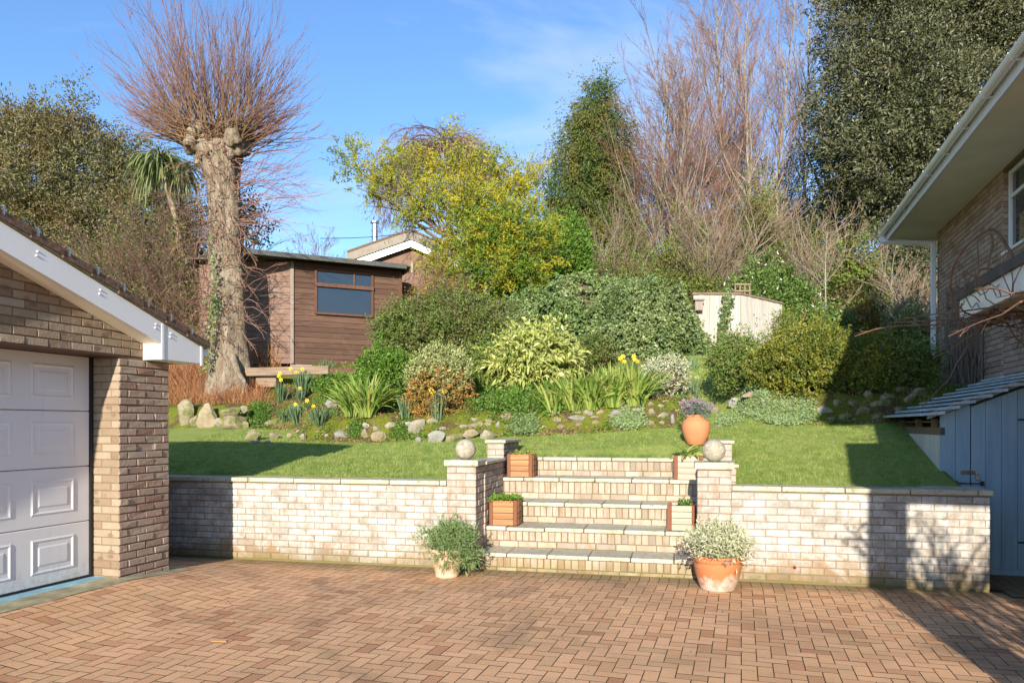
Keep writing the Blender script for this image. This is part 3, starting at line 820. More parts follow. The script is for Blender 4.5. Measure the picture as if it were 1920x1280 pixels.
def gutter_prof(r=.058, n=9): return [(r*cos(a), r*sin(a)) for a in np.linspace(pi, 2*pi, n)]
mb = FH.mb(); pr = gutter_prof(); pr2 = [(a*.9, b*.9) for a, b in pr][::-1]
pts = [(-.83+a, EZ+.145+b) for a, b in pr+pr2]
mb.prism(pts, YN, YF+.5, 'xz'); mb.prism([(-.83+a, EZ+.145+b) for a, b in pr], YF+.5, YF+.51, 'xz')
gut = mb.build('gutter', M['white'], h)
for y in np.arange(YF+.3, YN, -.86):
    mb = FH.mb(); mb.box(-.86, -.76, y-.018, y+.018, EZ+.082, EZ+.09)
    mb.prism([(-.83+1.09*a, EZ+.148+1.09*b) for a, b in pr]+[(-.83+.95*a, EZ+.148+.95*b) for a, b in pr][::-1], y-.03, y+.03, 'xz')
    mb.build('gutter_bracket', M['white'], gut)
mb = FH.mb()
def sqpipe(mb, p, q, w=.033):
    p, q = np.array(p, float), np.array(q, float); mb_ = MB(); tubes(mb_, np.array([[p, (p+q)/2, q]]), w*1.35, w*1.35, 4); 
    V = mb_.V[0]; mb.add(V, mb_.F[0])
yp = YF-.06
mb.box(-.865, -.795, YF+.30, YF+.37, EZ-.03, EZ+.09)
sqpipe(mb, (-.83, YF+.33, EZ-.01), (-.075, yp, EZ-.20)); mb.bbox(-.12, -.045, yp-.035, yp+.035, 1.1, EZ-.16, .008)
for z in (4.55, 3.5, 2.45): mb.box(-.13, .01, yp-.045, yp+.045, z, z+.03)
mb.build('downpipe', M['white'], h)
mb = FH.mb(); mb.prism([(-.80, EZ+.19), (6.4, EZ+2.2), (6.4, EZ+.19)], YN-.2, YF+.55, 'xz'); mb.build('roof', M['tile'], h)
# porch roof with a white fascia and dark top edge
mb = FH.mb(); mb.box(-.90, .0, -4.75, .30, 2.805, 3.035); mb.box(-1.29, .0, -7.59, -4.75, 2.805, 3.035); mb.build('porch_roof', M['white'], h)
mb = FH.mb(); mb.box(-.935, .0, -4.7, .335, 3.037, 3.14); mb.box(-1.32, .0, -7.62, -4.7, 3.037, 3.14); mb.build('porch_flashing', M['dark_lead'], h)
mb = MB(); mb.box(2.49, 2.81, 1.14, 1.46, 0, 2.803); mb.build('column', M['brick_house'], h)
mb = FH.mb(); mb.box(-.88, -.01, -4.75, .28, 2.794, 2.803); mb.build('porch_ceiling', plain('porch_ceiling', (.50, .38, .26), .8), h)

# ------------------------------------------------------------------ blue lean-to store
FS = Fr(4.7, 8.2, GA)
b = thing('garden_store', 'blue boarded lean-to store with a stepped board roof against the house', 'shed', FS.w(np.array([.6, 1., 0])), FS.rot)
rz = lambda x: 1.745+.40*x
mb = FS.mb()
u = 0.0
for w in (.15, .142):
    mb.prism([(u+.002, -.05), (u+w-.002, -.05), (u+w-.002, rz(u+w)-.03), (u+.002, rz(u)-.03)], 0, .022, 'xz'); u += w
mb.box(1.16, 1.2, 0, .022, 0, 2.2)
mb.build('front_boards', M['wood_blue'], b)
mb = FS.mb(); u = .30
for w in (.14, .148, .15, .145, .14, .135):
    mb.prism([(u+.002, .03), (u+w-.002, .03), (u+w-.002, rz(u+w)-.055), (u+.002, rz(u)-.055)], .003, .025, 'xz'); u += w
d_ = mb.build('door', M['wood_blue'], b)
mb = FS.mb(); mb.prism([(.292, .02), (1.165, .02), (1.165, rz(1.165)-.035), (.292, rz(.292)-.035)], .026, .034, 'xz'); mb.build('door_gap', M['rubber'], b)
mb = FS.mb(); mb.bbox(.0, 1.2, -.02, .06, .0, .065); mb.build('sill', M['wood_blue'], b)
for z in (.35, 1.66):
    mb = FS.mb(); mb.prism([(.74, z), (1.17, z-.018), (1.17, z+.034), (.74, z+.016)], -.006, .0, 'xz'); mb.box(1.17, 1.185, -.01, .012, z-.05, z+.07); mb.build('hinge', M['iron'], d_)
mb = FS.mb(); mb.bbox(.20, .34, -.012, .0, 1.075, 1.115); mb.build('hasp', M['rust'], d_)
mb = FS.mb(); mb.bbox(.335, .375, -.035, -.005, 1.02, 1.07); mb.box(.343, .348, -.024, -.016, 1.06, 1.10); mb.box(.362, .367, -.024, -.016, 1.06, 1.10); mb.build('padlock', M['steel'], d_)
mb = FS.mb(); mb.box(.13, .42, -.012, -.004, .972, .984); mb.bbox(.13, .17, -.018, 0, .952, 1.004); mb.bbox(.385, .425, -.018, 0, .952, 1.004); mb.build('bolt', M['iron'], d_)
mb = FS.mb(); mb.prism([(-.13, rz(-.13)-.02), (1.2, rz(1.2)-.02), (1.2, rz(1.2)+.055), (-.13, rz(-.13)+.04)], -.035, -.012, 'xz'); mb.build('front_fascia', M['wood_blue'], b)
mb = FS.mb()
for k in range(9):
    x0 = -.19+k*.150; z = rz(x0)+.045
    mb.prism([(x0, z-.002), (x0, z+.022), (x0+.21, z+.050), (x0+.21, z+.014)], -.10-random.uniform(0, .05), 2.32+random.uniform(-.06, .03), 'xz')
mb.build('roof_boards', M['wood_slate'], b)
mb = FS.mb(); mb.box(-.0, .05, .0, 2.25, 1.50, 1.585); mb.box(-.01, .05, .3, .36, 1.585, 1.68); mb.box(-.01, .05, 1.1, 1.16, 1.585, 1.68); mb.box(-.01, .05, 2.1, 2.16, 1.585, 1.68)
mb.box(.05, 1.15, .1, 2.2, 1.64, 1.66)
mb.build('wall_plate', M['wood_sleeper'], b)
mb = FS.mb(); mb.box(0.0, .06, .024, 2.25, .2, 1.50); mb.box(.06, 1.15, 2.19, 2.25, .2, 1.60); mb.build('side_wall', M['render_wall'], b)

# ------------------------------------------------------------------ timber cabin on the slope
X0, Y0 = W(547, 0, 17.5)[:2]; cz = 3.04
rd = unit(np.array([2.03, 1.0])); FC = Fr(X0, Y0, -math.atan2(rd[1], rd[0]))
kR = online(752, (X0, Y0), rd)
cb = thing('timber_cabin', 'brown timber boarded cabin behind the pollarded tree, with a flat felt roof', 'cabin', (X0+.5, Y0+1, cz), FC.rot)
HC = 2.42
def boards(mb, u0, u1, z0, z1, fn, H=.128, hole=None):
    z = z0
    while z < z1-.01:
        zt = min(z+H, z1); segs = [(u0, u1)]
        if hole and z < hole[3] and zt > hole[2]: segs = [(u0, hole[0]), (hole[1], u1)]
        for a, c in segs:
            if c-a < .01: continue
            V = [fn(a, z+.004, .018), fn(c, z+.004, .018), fn(c, zt-.014, .010), fn(a, zt-.014, .010), fn(c, zt, .0), fn(a, zt, .0), fn(a, z, .0), fn(c, z, .0)]
            mb.add(V, np.array([[0, 1, 2, 3], [3, 2, 4, 5], [6, 7, 1, 0]]))
        z += H
kw0, kw1 = online(594, (X0, Y0), rd), online(696, (X0, Y0), rd)
zw = lambda py, k: CH+(HZ-py)/F*(Y0+rd[1]*k)
w_t, w_m, w_b = zw(508, kw0), zw(537, kw0), zw(585, kw0)
mb = FC.mb(); mb.box(.0, kR, .03, 2.5, cz, cz+HC)
Xl = W(384, 0, 17.75)[0]
mb.build('core', M['wood_cabin'], cb)
mb = FC.mb(); boards(mb, .03, kR, cz, cz+HC, lambda u, z, d: (u, -d+.02, z), hole=(kw0, kw1, w_b, w_t)); mb.build('front_boards', M['wood_cabin'], cb)
FL = Fr(X0, Y0, R(4)); # left wing runs almost square to the camera
mb = LMB(FL); boards(mb, -2.25, -.02, cz, cz+HC, lambda u, z, d: (u, -d+.02, z)); mb.build('side_boards', M['wood_cabin_grey'], cb)
mb = LMB(FL); mb.box(-2.25, -.05, .025, 2.3, cz, cz+HC); mb.build('side_core', M['wood_cabin'], cb)
mb = FC.mb(); mb.bbox(-.03, .045, -.03, .04, cz, cz+HC-.02); mb.build('corner_post', M['wood_grey'], cb)
mb = FC.mb(); fw = .055
mb.bbox(kw0-fw, kw0, -.035, .05, w_b-.05, w_t+.03); mb.bbox(kw1, kw1+fw, -.035, .05, w_b-.05, w_t+.03)
mb.bbox(kw0, kw1, -.035, .05, w_t, w_t+.05); mb.bbox(kw0-fw, kw1+fw, -.06, .05, w_m, w_m+.09); mb.bbox(kw0-fw, kw1+fw, -.04, .05, w_b-.05, w_b)
mb.bbox((kw0+kw1)/2+.22, (kw0+kw1)/2+.26, -.02, .03, w_m+.09, w_t)
wf = mb.build('window_frame', M['wood_frame'], cb)
mb = FC.mb(); mb.box(kw0, kw1, .012, .018, w_b, w_m); mb.build('lower_pane', M['glass_dark'], wf)
mb = FC.mb(); mb.box(kw0, kw1, .012, .018, w_m+.09, w_t); mb.build('upper_pane', M['glass_dark'], wf)
mb = FC.mb(); mb.bbox(kR-.06, kR+.02, -.03, .05, cz, cz+HC-.02); mb.box(kR, kR+.02, .05, .9, cz, cz+HC); mb.build('end_post', M['wood_frame'], cb)
mb = FC.mb(); mb.box(kR-.1, kR+.75, .95, 2.4, cz, cz+HC-.1)
for q in range(6): mb.bbox(kR+.03+q*.12, kR+.145+q*.12, .925, .95, cz, cz+HC-.25)
mb.build('porch_door', plain('stained_door', (.22, .11, .055), .6, .2, 5), cb)
rzt = cz+HC+.02
mb = FC.mb(); V = [(-1.05, -.42), (kR+.12, -.42), (kR+.12, 2.6), (-1.05, 2.6)]
mb.prism(V, rzt, rzt+.035, 'xy'); mb.box(-1.05, kR+.0, -.45, -.42, rzt-.06, rzt+.05); mb.build('roof', M['felt'], cb)
mb = LMB(FL); mb.box(-2.4, -.6, -.25, 2.3, rzt-.02, rzt+.028); mb.box(-2.45, -2.4, -.25, 2.3, rzt-.12, rzt+.02); mb.build('side_roof', M['felt'], cb)
mb = FC.mb()
pts = [(-.44, rzt+.07), (2.6, rzt+.07)]
y = 2.6
while y > -.44: pts += [(y, rzt-.09), (y-.06, rzt-.04), (y-.12, rzt-.09)]; y -= .12
mb.prism(pts, kR+.12, kR+.145, 'yz'); mb.bbox(kR+.11, kR+.16, -.47, -.42, rzt-.15, rzt+.12); mb.build('scalloped_board', plain('worn_yellow_board', (.34, .28, .17), .8, .3, 9), cb)
mb = FC.mb()
for q in (.25, 1.2, 2.2): mb.bbox(q, q+.16, .1, .3, cz-.55, cz)
mb.box(-.02, kR, .03, .1, cz-.075, cz-.004); mb.build('footing', M['wood_grey'], cb)

# sleeper edging below the cabin
def seg_box(name, p, q, z0, z1, th, mat, label, cat, group=None):
    p, q = np.array(p[:2]), np.array(q[:2]); d = q-p; L = float(np.linalg.norm(d)); a = math.atan2(d[1], d[0])
    mb = MB(); mb.bbox(-L/2, L/2, -th/2, th/2, 0, z1-z0, .012); m = (p+q)/2
    o = mb.build(name, mat, org=(m[0], m[1], z0), rot=a, world=False); tag(o, label, cat, group); return o
p = W(462, 0, 16.3); q = W(618, 0, 15.6); r_ = W(705, 0, 15.9)
zs = CH+(HZ-690)/F*16.3
seg_box('timber_sleeper', p, q, zs-.18, zs, .12, M['wood_sleeper'], 'pale top sleeper edging the bank right of the big tree trunk', 'sleeper')
seg_box('timber_sleeper', W(482, 0, 16.35), W(520, 0, 16.2), zs-.42, zs-.185, .12, M['wood_sleeper'], 'dark short sleeper under the pale one beside the trunk', 'sleeper')
seg_box('timber_sleeper', q, r_, zs-.22, zs-.05, .12, M['wood_frame'], 'reddish sleeper in front of the gap under the cabin', 'sleeper')

# ------------------------------------------------------------------ rockery stones
import bmesh
def ico(sub):
    bm = bmesh.new(); bmesh.ops.create_icosphere(bm, subdivisions=sub, radius=1.0)
    V = np.array([v.co[:] for v in bm.verts]); Fq = np.array([[v.index for v in f.verts] for f in bm.faces]); bm.free(); return V, Fq
ICO = {k: ico(k) for k in (2, 3, 4)}

def stone_verts(k, seed, cuts=15, rough=.09):
    r = np.random.default_rng(seed); V = ICO[k][0].copy()
    for _ in range(cuts):
        n = unit(r.normal(size=3)); d = r.uniform(.45, .86); e = V@n-d
        V = V-np.where(e > 0, e*.92, 0)[:, None]*n
    A = r.normal(size=(8, 3))*3.2; ph = r.uniform(0, 6, 8)
    V = V*(1+rough*np.sin(V@A.T+ph).mean(-1)[:, None]*2)
    A = r.normal(size=(8, 3))*9; V = V*(1+rough*.55*np.sin(V@A.T+ph).mean(-1)[:, None]*2); V = V*(1+.025*np.sin(V@(A*2.3).T+ph).mean(-1)[:, None]*2)
    return V
def stone(px, pyb, wpx, hpx, label, mat='stone', group=None, name='rockery_stone', lift=0.0, Y=None):
    if Y is None: p = G(px, pyb)
    else:
        q = W(px, pyb, Y); p = q
    Yc = p[1]; w = wpx/F*Yc; hh = hpx/F*Yc
    V = stone_verts(3, int(px*7+pyb)); mn, mx = V.min(0), V.max(0); V = (V-(mn+mx)/2)/((mx-mn)/2)
    d = max(.6*w, .5*hh)
    V = V*np.array([w/2*1.05, d/2, hh/2*1.12])
    mb = MB(); mb.add(V, ICO[3][1])
    dy = d*.30
    o = mb.build(name, M[mat], org=(p[0]+dy*p[0]/Yc, Yc+dy, p[2]+hh*.36+lift), world=False, rot=random.uniform(-.25, .25), sm=False)
    tag(o, label, 'stone', group); return o
BIG = [
 (350, 797, 32, 54, 'tall mossy boulder at the far left end of the rockery', 'stone_moss'),
 (390, 801, 48, 50, 'largest pale boulder below the tree trunk, with lichen on its face', 'stone'),
 (436, 805, 54, 30, 'broad rounded boulder under a flat slab, right of the largest boulder', 'stone_moss'),
 (474, 828, 28, 26, 'brown knobbly boulder at the corner where the rockery steps forward', 'stone_moss'),
 (511, 803, 40, 22, 'dark grey boulder low among daffodil leaves', 'stone_moss'),
 (622, 766, 28, 20, 'chalk-white rock behind the strap-leaved clump', 'stone_grey'),
 (641, 822, 28, 16, 'flat bluish-grey stone low in the left bank', 'stone_grey'),
 (683, 821, 18, 21, 'upright buff stone under a smaller round one in the left bank', 'stone'),
 (686, 806, 13, 15, 'small round buff stone sitting above an upright one', 'stone'),
 (710, 829, 28, 23, 'triangular tan stone left of the white wedge-shaped stone', 'stone'),
 (735, 805, 28, 13, 'long cream stone lying on the upper edge of the left bank', 'stone'),
 (781, 815, 32, 31, 'reddish-brown square boulder left of the daffodil clump', 'stone'),
 (784, 829, 12, 11, 'small bright white stone at the lawn edge', 'stone_grey'),
 (811, 795, 24, 13, 'yellowish oval stone at the foot of the daffodils', 'stone'),
 (819, 829, 33, 24, 'big pale grey domed stone left of the left stone ball', 'stone_grey'),
 (852, 829, 32, 19, 'olive-brown stone between the grey domed stone and two rounded ones', 'stone_moss'),
 (883, 823, 34, 21, 'large rounded tan stone directly above the left stone ball', 'stone'),
 (917, 823, 33, 19, 'large slanting tan stone above the top left brick block', 'stone'),
 (893, 803, 34, 15, 'broad flat tan stone resting on the two rounded tan stones', 'stone'),
 (915, 803, 13, 9, 'small brick-like stone beside the broad flat tan one', 'stone'),
 (890, 791, 15, 9, 'small brown stone topping the stacked tan stones', 'stone'),
 (953, 788, 32, 18, 'wide pinkish-grey stone under the leafy ground cover', 'stone'),
 (933, 803, 10, 14, 'narrow blue-grey stone right of the stacked tan stones', 'stone_grey'),
 (990, 794, 15, 13, 'pale blue-grey stone in the moss right of the stacked stones', 'stone_grey'),
 (1081, 792, 33, 13, 'long slate-grey stone in the middle of the centre bank', 'stone_grey'),
 (1118, 788, 26, 7, 'thin pale flat stone beside the long slate-grey one', 'stone'),
 (1157, 787, 27, 21, 'knobbly white-speckled boulder above the silvery leafy rosette', 'stone_grey'),
 (1194, 780, 20, 16, 'rounded beige stone right of the white-speckled boulder', 'stone'),
 (1042, 778, 17, 12, 'round pinkish stone below the strap leaves', 'stone'),
 (1246, 785, 27, 12, 'jagged grey-brown stone left of the urn', 'stone'),
 (1262, 796, 10, 20, 'narrow upright pale stone beside the urn', 'stone_grey'),
 (1415, 745, 48, 14, 'long flat sandstone slab under the dark green shrub', 'stone'),
 (1378, 763, 26, 19, 'blue-grey forked stone at the path edge', 'stone_grey'),
 (1438, 757, 25, 13, 'pale block stone under the end of the long flat slab', 'stone'),
 (1480, 766, 25, 16, 'rounded cream stone under the yellow variegated bush', 'stone'),
 (1511, 761, 28, 8, 'thin cream slab right of the rounded cream stone', 'stone'),
 (1546, 779, 28, 19, 'orange-tan stone at the edge of the house shadow', 'stone'),
 (1339, 776, 20, 16, 'brown wedge stone behind the urn on the path side', 'stone'),
]
for px, py, w, h_, lab, m_ in BIG: stone(px, py, w, h_, lab, m_)
p = G(436, 805); z_ = p[2]
stone(432, 777, 42, 15, 'flat mossy slab bridging the left boulders', 'stone_moss', Y=p[1]+.05)
stone(458, 772, 13, 13, 'small round stone at the right end of the mossy slab', 'stone', Y=p[1]+.05)
stone(366, 799, 20, 22, 'mossy block wedged between the two tallest left boulders', 'stone_moss')
stone(413, 801, 22, 20, 'small block filling the gap right of the largest pale boulder', 'stone')
stone(457, 804, 20, 16, 'low mossy block at the right end of the left boulders', 'stone_moss')
SM = [(484, 803, 14, 8), (514, 823, 18, 14), (543, 822, 9, 12), (568, 827, 11, 16), (561, 812, 12, 7), (613, 821, 10, 8), (652, 806, 10, 9), (705, 808, 10, 9), (765, 803, 11, 14), (755, 800, 12, 9), (830, 808, 14, 9), (869, 805, 16, 9), (915, 794, 18, 9), (968, 801, 12, 11), (948, 806, 8, 8), (1010, 794, 14, 8), (1022, 804, 10, 7), (478, 832, 16, 7), (502, 831, 14, 7), (596, 814, 10, 6)]
for a in SM: stone(*a, 'small stone half sunk in the mossy bank left of the white-speckled boulder', group='small stones of the left bank')
SM = [(1044, 793, 16, 11), (1080, 778, 20, 8), (1103, 780, 20, 12), (1126, 778, 16, 8), (1176, 769, 16, 8), (1222, 777, 12, 12), (1221, 762, 10, 8), (1240, 767, 12, 7), (1241, 798, 10, 9), (1215, 798, 20, 8), (1118, 799, 16, 10), (1052, 807, 14, 9), (1021, 806, 10, 7), (1248, 756, 14, 7), (1085, 802, 12, 7), (1270, 775, 9, 7), (1200, 762, 12, 6)]
for a in SM: stone(*a, 'small pale stone set in the moss between the strap leaves and the lawn', group='small stones of the centre bank')
stone(1346, 801, 16, 6, 'small white pebble stone in the grass right of the urn', 'stone_grey')
stone(1435, 773, 10, 10, 'small grey stone between two pale leafy mats', 'stone_grey')
SM = [(1585, 788, 34, 16), (1618, 780, 26, 20), (1575, 768, 24, 18), (1648, 787, 30, 12), (1602, 764, 30, 12), (1650, 770, 36, 20), (1690, 776, 26, 14), (1630, 752, 22, 20), (1668, 750, 40, 15), (1706, 760, 24, 24), (1692, 738, 30, 14), (1724, 744, 26, 18), (1655, 730, 34, 13), (1560, 790, 16, 9), (1604, 792, 14, 8)]
for a in SM: stone(*a, 'dark rockery stone in the house shadow behind the blue store', 'stone_moss', group='stones in the house shadow')

# ------------------------------------------------------------------ plant materials
def lime_bark():
    n = NT('lime_bark'); v = n.scale((1, 1, .35)); f = n.noise(4, 7, .75, v); g = n.noise(14, 6, .8, v, .8)
    c = n.ramp(f, [(.32, (.17, .13, .09)), (.5, (.32, .26, .19)), (.68, (.45, .39, .31))])
    c = n.mix(n.ramp(g, [(.40, .85), (.52, 0.0)]), c, (.15, .10, .065)); c = n.mix(n.ramp(n.noise(2.2, 4, .7), [(.55, 0.0), (.7, .5)]), c, (.22, .23, .13))
    return n.done(n.bsdf(c, .95, n.bump(n.math('ADD', f, g), 1.0, .06), spec=.1))
M['bark'] = lime_bark()
M['bark_grey'] = barkmat('grey_bark', (.20, .17, .13), (.36, .32, .25), 9)
M['twig_red'] = barkmat('red_twig', (.15, .08, .055), (.27, .155, .11), 9, .6, .2, twig=(.23, .125, .10))
M['twig_tip'] = barkmat('mauve_twig', (.25, .115, .11), (.36, .19, .18), 9, .6, .1, twig=(.31, .16, .155))
M['twig_olive'] = barkmat('olive_shoot', (.13, .08, .045), (.26, .16, .09), 9, .7, .2)
M['twig_grey'] = barkmat('grey_twig', (.15, .11, .075), (.29, .22, .155), 9, .8, .2, twig=(.22, .145, .10))
M['twig_brown'] = barkmat('brown_twig', (.13, .07, .045), (.24, .14, .09), 9, .8, .2)
M['twig_purple'] = barkmat('purple_twig', (.11, .07, .07), (.20, .13, .125), 9, .8, .2)
M['stem'] = barkmat('shrub_stem', (.07, .05, .033), (.15, .11, .075), 9)
M['holm'] = leafmat('holm_leaf', [(.032, .045, .014), (.07, .085, .03), (.20, .20, .12), (.045, .06, .018)], .10, .45, (.10, .10, .05), .7)
M['olive'] = leafmat('olive_leaf', [(.08, .095, .03), (.17, .17, .075), (.31, .30, .17), (.12, .13, .035)], .25, .5, (.17, .125, .05), .8)
M['conifer'] = leafmat('conifer_leaf', [(.035, .07, .02), (.065, .12, .028), (.13, .18, .035)], .15, .7, (.17, .16, .035), .8)
M['mimosa'] = leafmat('mimosa_leaf', [(.16, .24, .035), (.28, .34, .045), (.42, .42, .05), (.20, .29, .05)], .4, .6, (.52, .45, .035), 1.3)
M['mimosa_flower'] = leafmat('mimosa_flower', [(.62, .48, .02), (.70, .56, .05)], .3, .7)
M['dark_shrub'] = leafmat('dark_shrub_leaf', [(.07, .12, .025), (.13, .20, .04), (.19, .26, .06), (.13, .11, .05)], .25, .45, (.15, .14, .05), 2.5)
M['bright'] = leafmat('bright_leaf', [(.07, .15, .02), (.13, .25, .03), (.19, .31, .05)], .3, .4)
M['varieg'] = leafmat('variegated_leaf', [(.16, .22, .05), (.44, .46, .19), (.50, .50, .27), (.13, .20, .04)], .25, .45)
M['orange'] = leafmat('orange_leaf', [(.28, .11, .03), (.45, .24, .06), (.36, .30, .08), (.20, .08, .03)], .3, .5)
M['aucuba'] = leafmat('spotted_laurel_leaf', [(.20, .28, .045), (.44, .47, .13), (.52, .53, .20), (.28, .36, .08)], .25, .35, spec=.5)
M['ivy'] = leafmat('ivy_leaf', [(.07, .135, .04), (.13, .21, .06), (.23, .31, .12), (.09, .16, .05)], .15, .4, (.24, .30, .12), 1.1)
M['ivy_pale'] = leafmat('pale_ivy_leaf', [(.12, .19, .06), (.21, .29, .10), (.36, .40, .19), (.09, .15, .05)], .15, .45, (.09, .15, .045), 1.0)
M['euonymus'] = leafmat('white_edged_leaf', [(.62, .60, .44), (.30, .36, .18), (.70, .68, .54)], .2, .5)
M['golden'] = leafmat('golden_leaf', [(.09, .15, .025), (.32, .30, .05), (.16, .21, .035), (.44, .37, .07)], .25, .4, (.08, .125, .022), 2.5)
M['green_mid'] = leafmat('mid_green_leaf', [(.07, .13, .025), (.13, .22, .04), (.21, .28, .07), (.18, .15, .045)], .2, .45)
M['laurel'] = leafmat('laurel_leaf', [(.06, .12, .025), (.11, .19, .035), (.21, .28, .08)], .15, .3, spec=.5)
M['thicket'] = leafmat('thicket_leaf', [(.09, .14, .025), (.17, .26, .04), (.27, .35, .06), (.13, .09, .045)], .3, .5, (.16, .12, .06), 1.4)
M['photinia'] = leafmat('red_leaf', [(.36, .055, .03), (.50, .12, .06)], .3, .4)
M['strap'] = leafmat('strap_leaf', [(.11, .20, .035), (.21, .33, .06), (.32, .42, .10), (.46, .45, .14)], .3, .4)
M['daff_leaf'] = leafmat('daffodil_leaf', [(.09, .15, .07), (.15, .23, .12), (.19, .27, .14)], .25, .45)
M['daff'] = leafmat('daffodil_petal', [(.85, .66, .03), (.92, .76, .08)], .3, .5)
M['sage'] = leafmat('sage_leaf', [(.12, .19, .06), (.20, .29, .11), (.27, .36, .16)], .25, .6)
M['cover'] = leafmat('cover_leaf', [(.06, .13, .02), (.11, .21, .03), (.17, .28, .06)], .3, .5)
M['moss'] = leafmat('moss_tuft', [(.12, .16, .012), (.18, .23, .02), (.24, .26, .04)], .2, .8)
M['silver'] = leafmat('silver_green_leaf', [(.19, .28, .12), (.30, .40, .20), (.24, .33, .10)], .25, .6)
M['lav'] = leafmat('lavender_leaf', [(.13, .19, .14), (.20, .27, .20)], .2, .7)
M['lilac'] = leafmat('lilac_petal', [(.36, .22, .38), (.50, .34, .50), (.42, .24, .34)], .3, .6)
M['dry_red'] = leafmat('dry_red_stem', [(.30, .10, .04), (.50, .22, .10), (.44, .28, .17), (.24, .08, .04)], .2, .8)
M['dry_orange'] = leafmat('dry_orange_stem', [(.38, .16, .05), (.50, .26, .09), (.28, .12, .05)], .2, .8)
M['dead_leaf'] = leafmat('dead_leaf', [(.22, .12, .07), (.34, .22, .14), (.14, .08, .05)], .2, .8)
M['grass'] = leafmat('grass_blade', [(.17, .27, .05), (.32, .41, .09), (.40, .46, .13), (.54, .52, .24)], .4, .5, (.15, .25, .045), 7.0)
M['cordyline'] = leafmat('cordyline_leaf', [(.11, .17, .05), (.20, .25, .10), (.26, .28, .14)], .25, .5)

# ------------------------------------------------------------------ shrubs
def lumps(cx, cy, cz, rx, ry, rz, n, k=.45):
    B = [(cx, cy, cz, rx*.86, ry*.86, rz*.9)]
    for i in range(n):
        d = unit(rng.normal(size=3)); d[2] = abs(d[2])*.8-.15
        B.append((cx+d[0]*rx*.62, cy+d[1]*ry*.62, cz+d[2]*rz*.62, rx*k, ry*k, rz*k))
    return B
def stems(mb, p, rx, ry, h, n=14, r=.012, spread=.6):
    a = rng.uniform(0, 6.28, n); D = np.stack([np.cos(a)*spread*rx/h, np.sin(a)*spread*ry/h, np.ones(n)], -1)
    P0 = np.array(p)+np.stack([np.cos(a)*rx*.12, np.sin(a)*ry*.12, np.full(n, -.05)], -1)
    P = paths(P0, D, h*rng.uniform(.7, 1.0, n), 7, .12, .02); tubes(mb, P, r, r*.4, 4)
    Q, _, _ = sub(P, np.full(n, h), 5, 6, .3, .9, .7, .05, .15, .4); tubes(mb, Q, r*.5, r*.2, 3)
def shrub(name, label, px0, px1, yt, yb, mat, nspr, per, L, Wd, Y=None, depth=.8, nl=7, ln=.18, cat='shrub', group=None, rough=.22, up=.3, spread=.8, flat=0, droop=0, fold=.25, shell=.72, k=.45, stem='stem', sr=.012, extra=None, freq=4, low=0.0):
    pc = (px0+px1)/2
    if Y is None: p = G(pc, yb); Yf = p[1]
    else: Yf = Y
    rx = (px1-px0)/2/F*Yf; ry = rx*depth; Yc = Yf+ry*.75
    x = (pc-960)/F*Yc; rx = (px1-px0)/2/F*Yc
    zb = float(terrXY(x, Yc)); zbf = float(terrXY((pc-960)/F*Yf, Yf)) if Y is None else CH-(yb-HZ)/F*Yf
    zt = CH-(yt-HZ)/F*Yc
    z0 = min(zb, zbf)-low; hh = zt-z0
    t = thing(name, label, cat, (x, Yc, zb), 0, group)
    B = lumps(x, Yc, z0+hh*.5, rx, ry, hh*.52, nl, k)
    mb = MB(); sprigs(mb, B, nspr, per, L, Wd, ln, rough, up, shell, spread, fold, droop, freq, flat, zmin=lambda a, b: terrXY(a, b)+.0)
    sprigs(mb, [(a, b, c, r1*1.10, r2*1.10, r3*1.12) for a, b, c, r1, r2, r3 in B], max(12, int(nspr*.07)), int(per*1.6), L, Wd, ln*2.0, rough*1.3, up+.5, .97, spread*.6, fold, droop, freq, flat, zmin=lambda a, b: terrXY(a, b)+.05)
    mb.build('foliage', M[mat], t)
    if stem:
        mb = MB(); stems(mb, (x, Yc, zb), rx, ry, hh*.85, 16, sr); mb.build('stems', M[stem], t)
    if extra:
        for (nm, m_, ns, pr, L_, W_, sc) in extra:
            mb = MB(); sprigs(mb, [(a, b, c, r1*sc, r2*sc, r3*sc) for a, b, c, r1, r2, r3 in B], ns, pr, L_, W_, ln*.6, rough, up, .95, .9, .2, zmin=lambda a, b: terrXY(a, b)+.15)
            mb.build(nm, M[m_], t)
    return t
shrub('evergreen_shrub', 'large dark green domed shrub with a few lilac flowers, right of the cabin', 682, 1010, 545, 738, 'dark_shrub', 7500, 9, .06, .03, Y=14.6, depth=.62, nl=9, ln=.14, rough=.10, extra=[('flowers', 'lilac', 26, 6, .04, .03, 1.02)])
shrub('green_shrub', 'bright glossy green shrub between the cabin and the brown-tinged clipped one', 664, 775, 648, 768, 'bright', 1500, 8, .065, .03, depth=.8, nl=6, ln=.12)
t = shrub('variegated_shrub', 'clipped cream-topped shrub with orange-brown lower leaves behind the daffodils', 764, 886, 645, 775, 'varieg', 1100, 9, .05, .026, depth=.8, nl=6, ln=.1, rough=.08)
pc = t['_o']; mb = MB(); sprigs(mb, [(pc[0], pc[1]-.05, pc[2]+.25, .55, .46, .52)], 1100, 9, .048, .027, .09, .1, .2, .8, .8, zmin=lambda a, b: terrXY(a, b)); mb.build('lower_foliage', M['orange'], t)
shrub('spotted_laurel', 'spotted laurel with large yellow-green leaves in the middle of the border', 920, 1088, 614, 742, 'aucuba', 900, 9, .135, .05, depth=.75, nl=7, ln=.16, up=.05, droop=.25, rough=.1, spread=.65, sr=.014)
shrub('white_edged_shrub', 'small rounded cream-white leaved shrub left of the grass path', 1204, 1296, 664, 748, 'euonymus', 900, 10, .036, .022, depth=.8, nl=5, ln=.08, rough=.08)
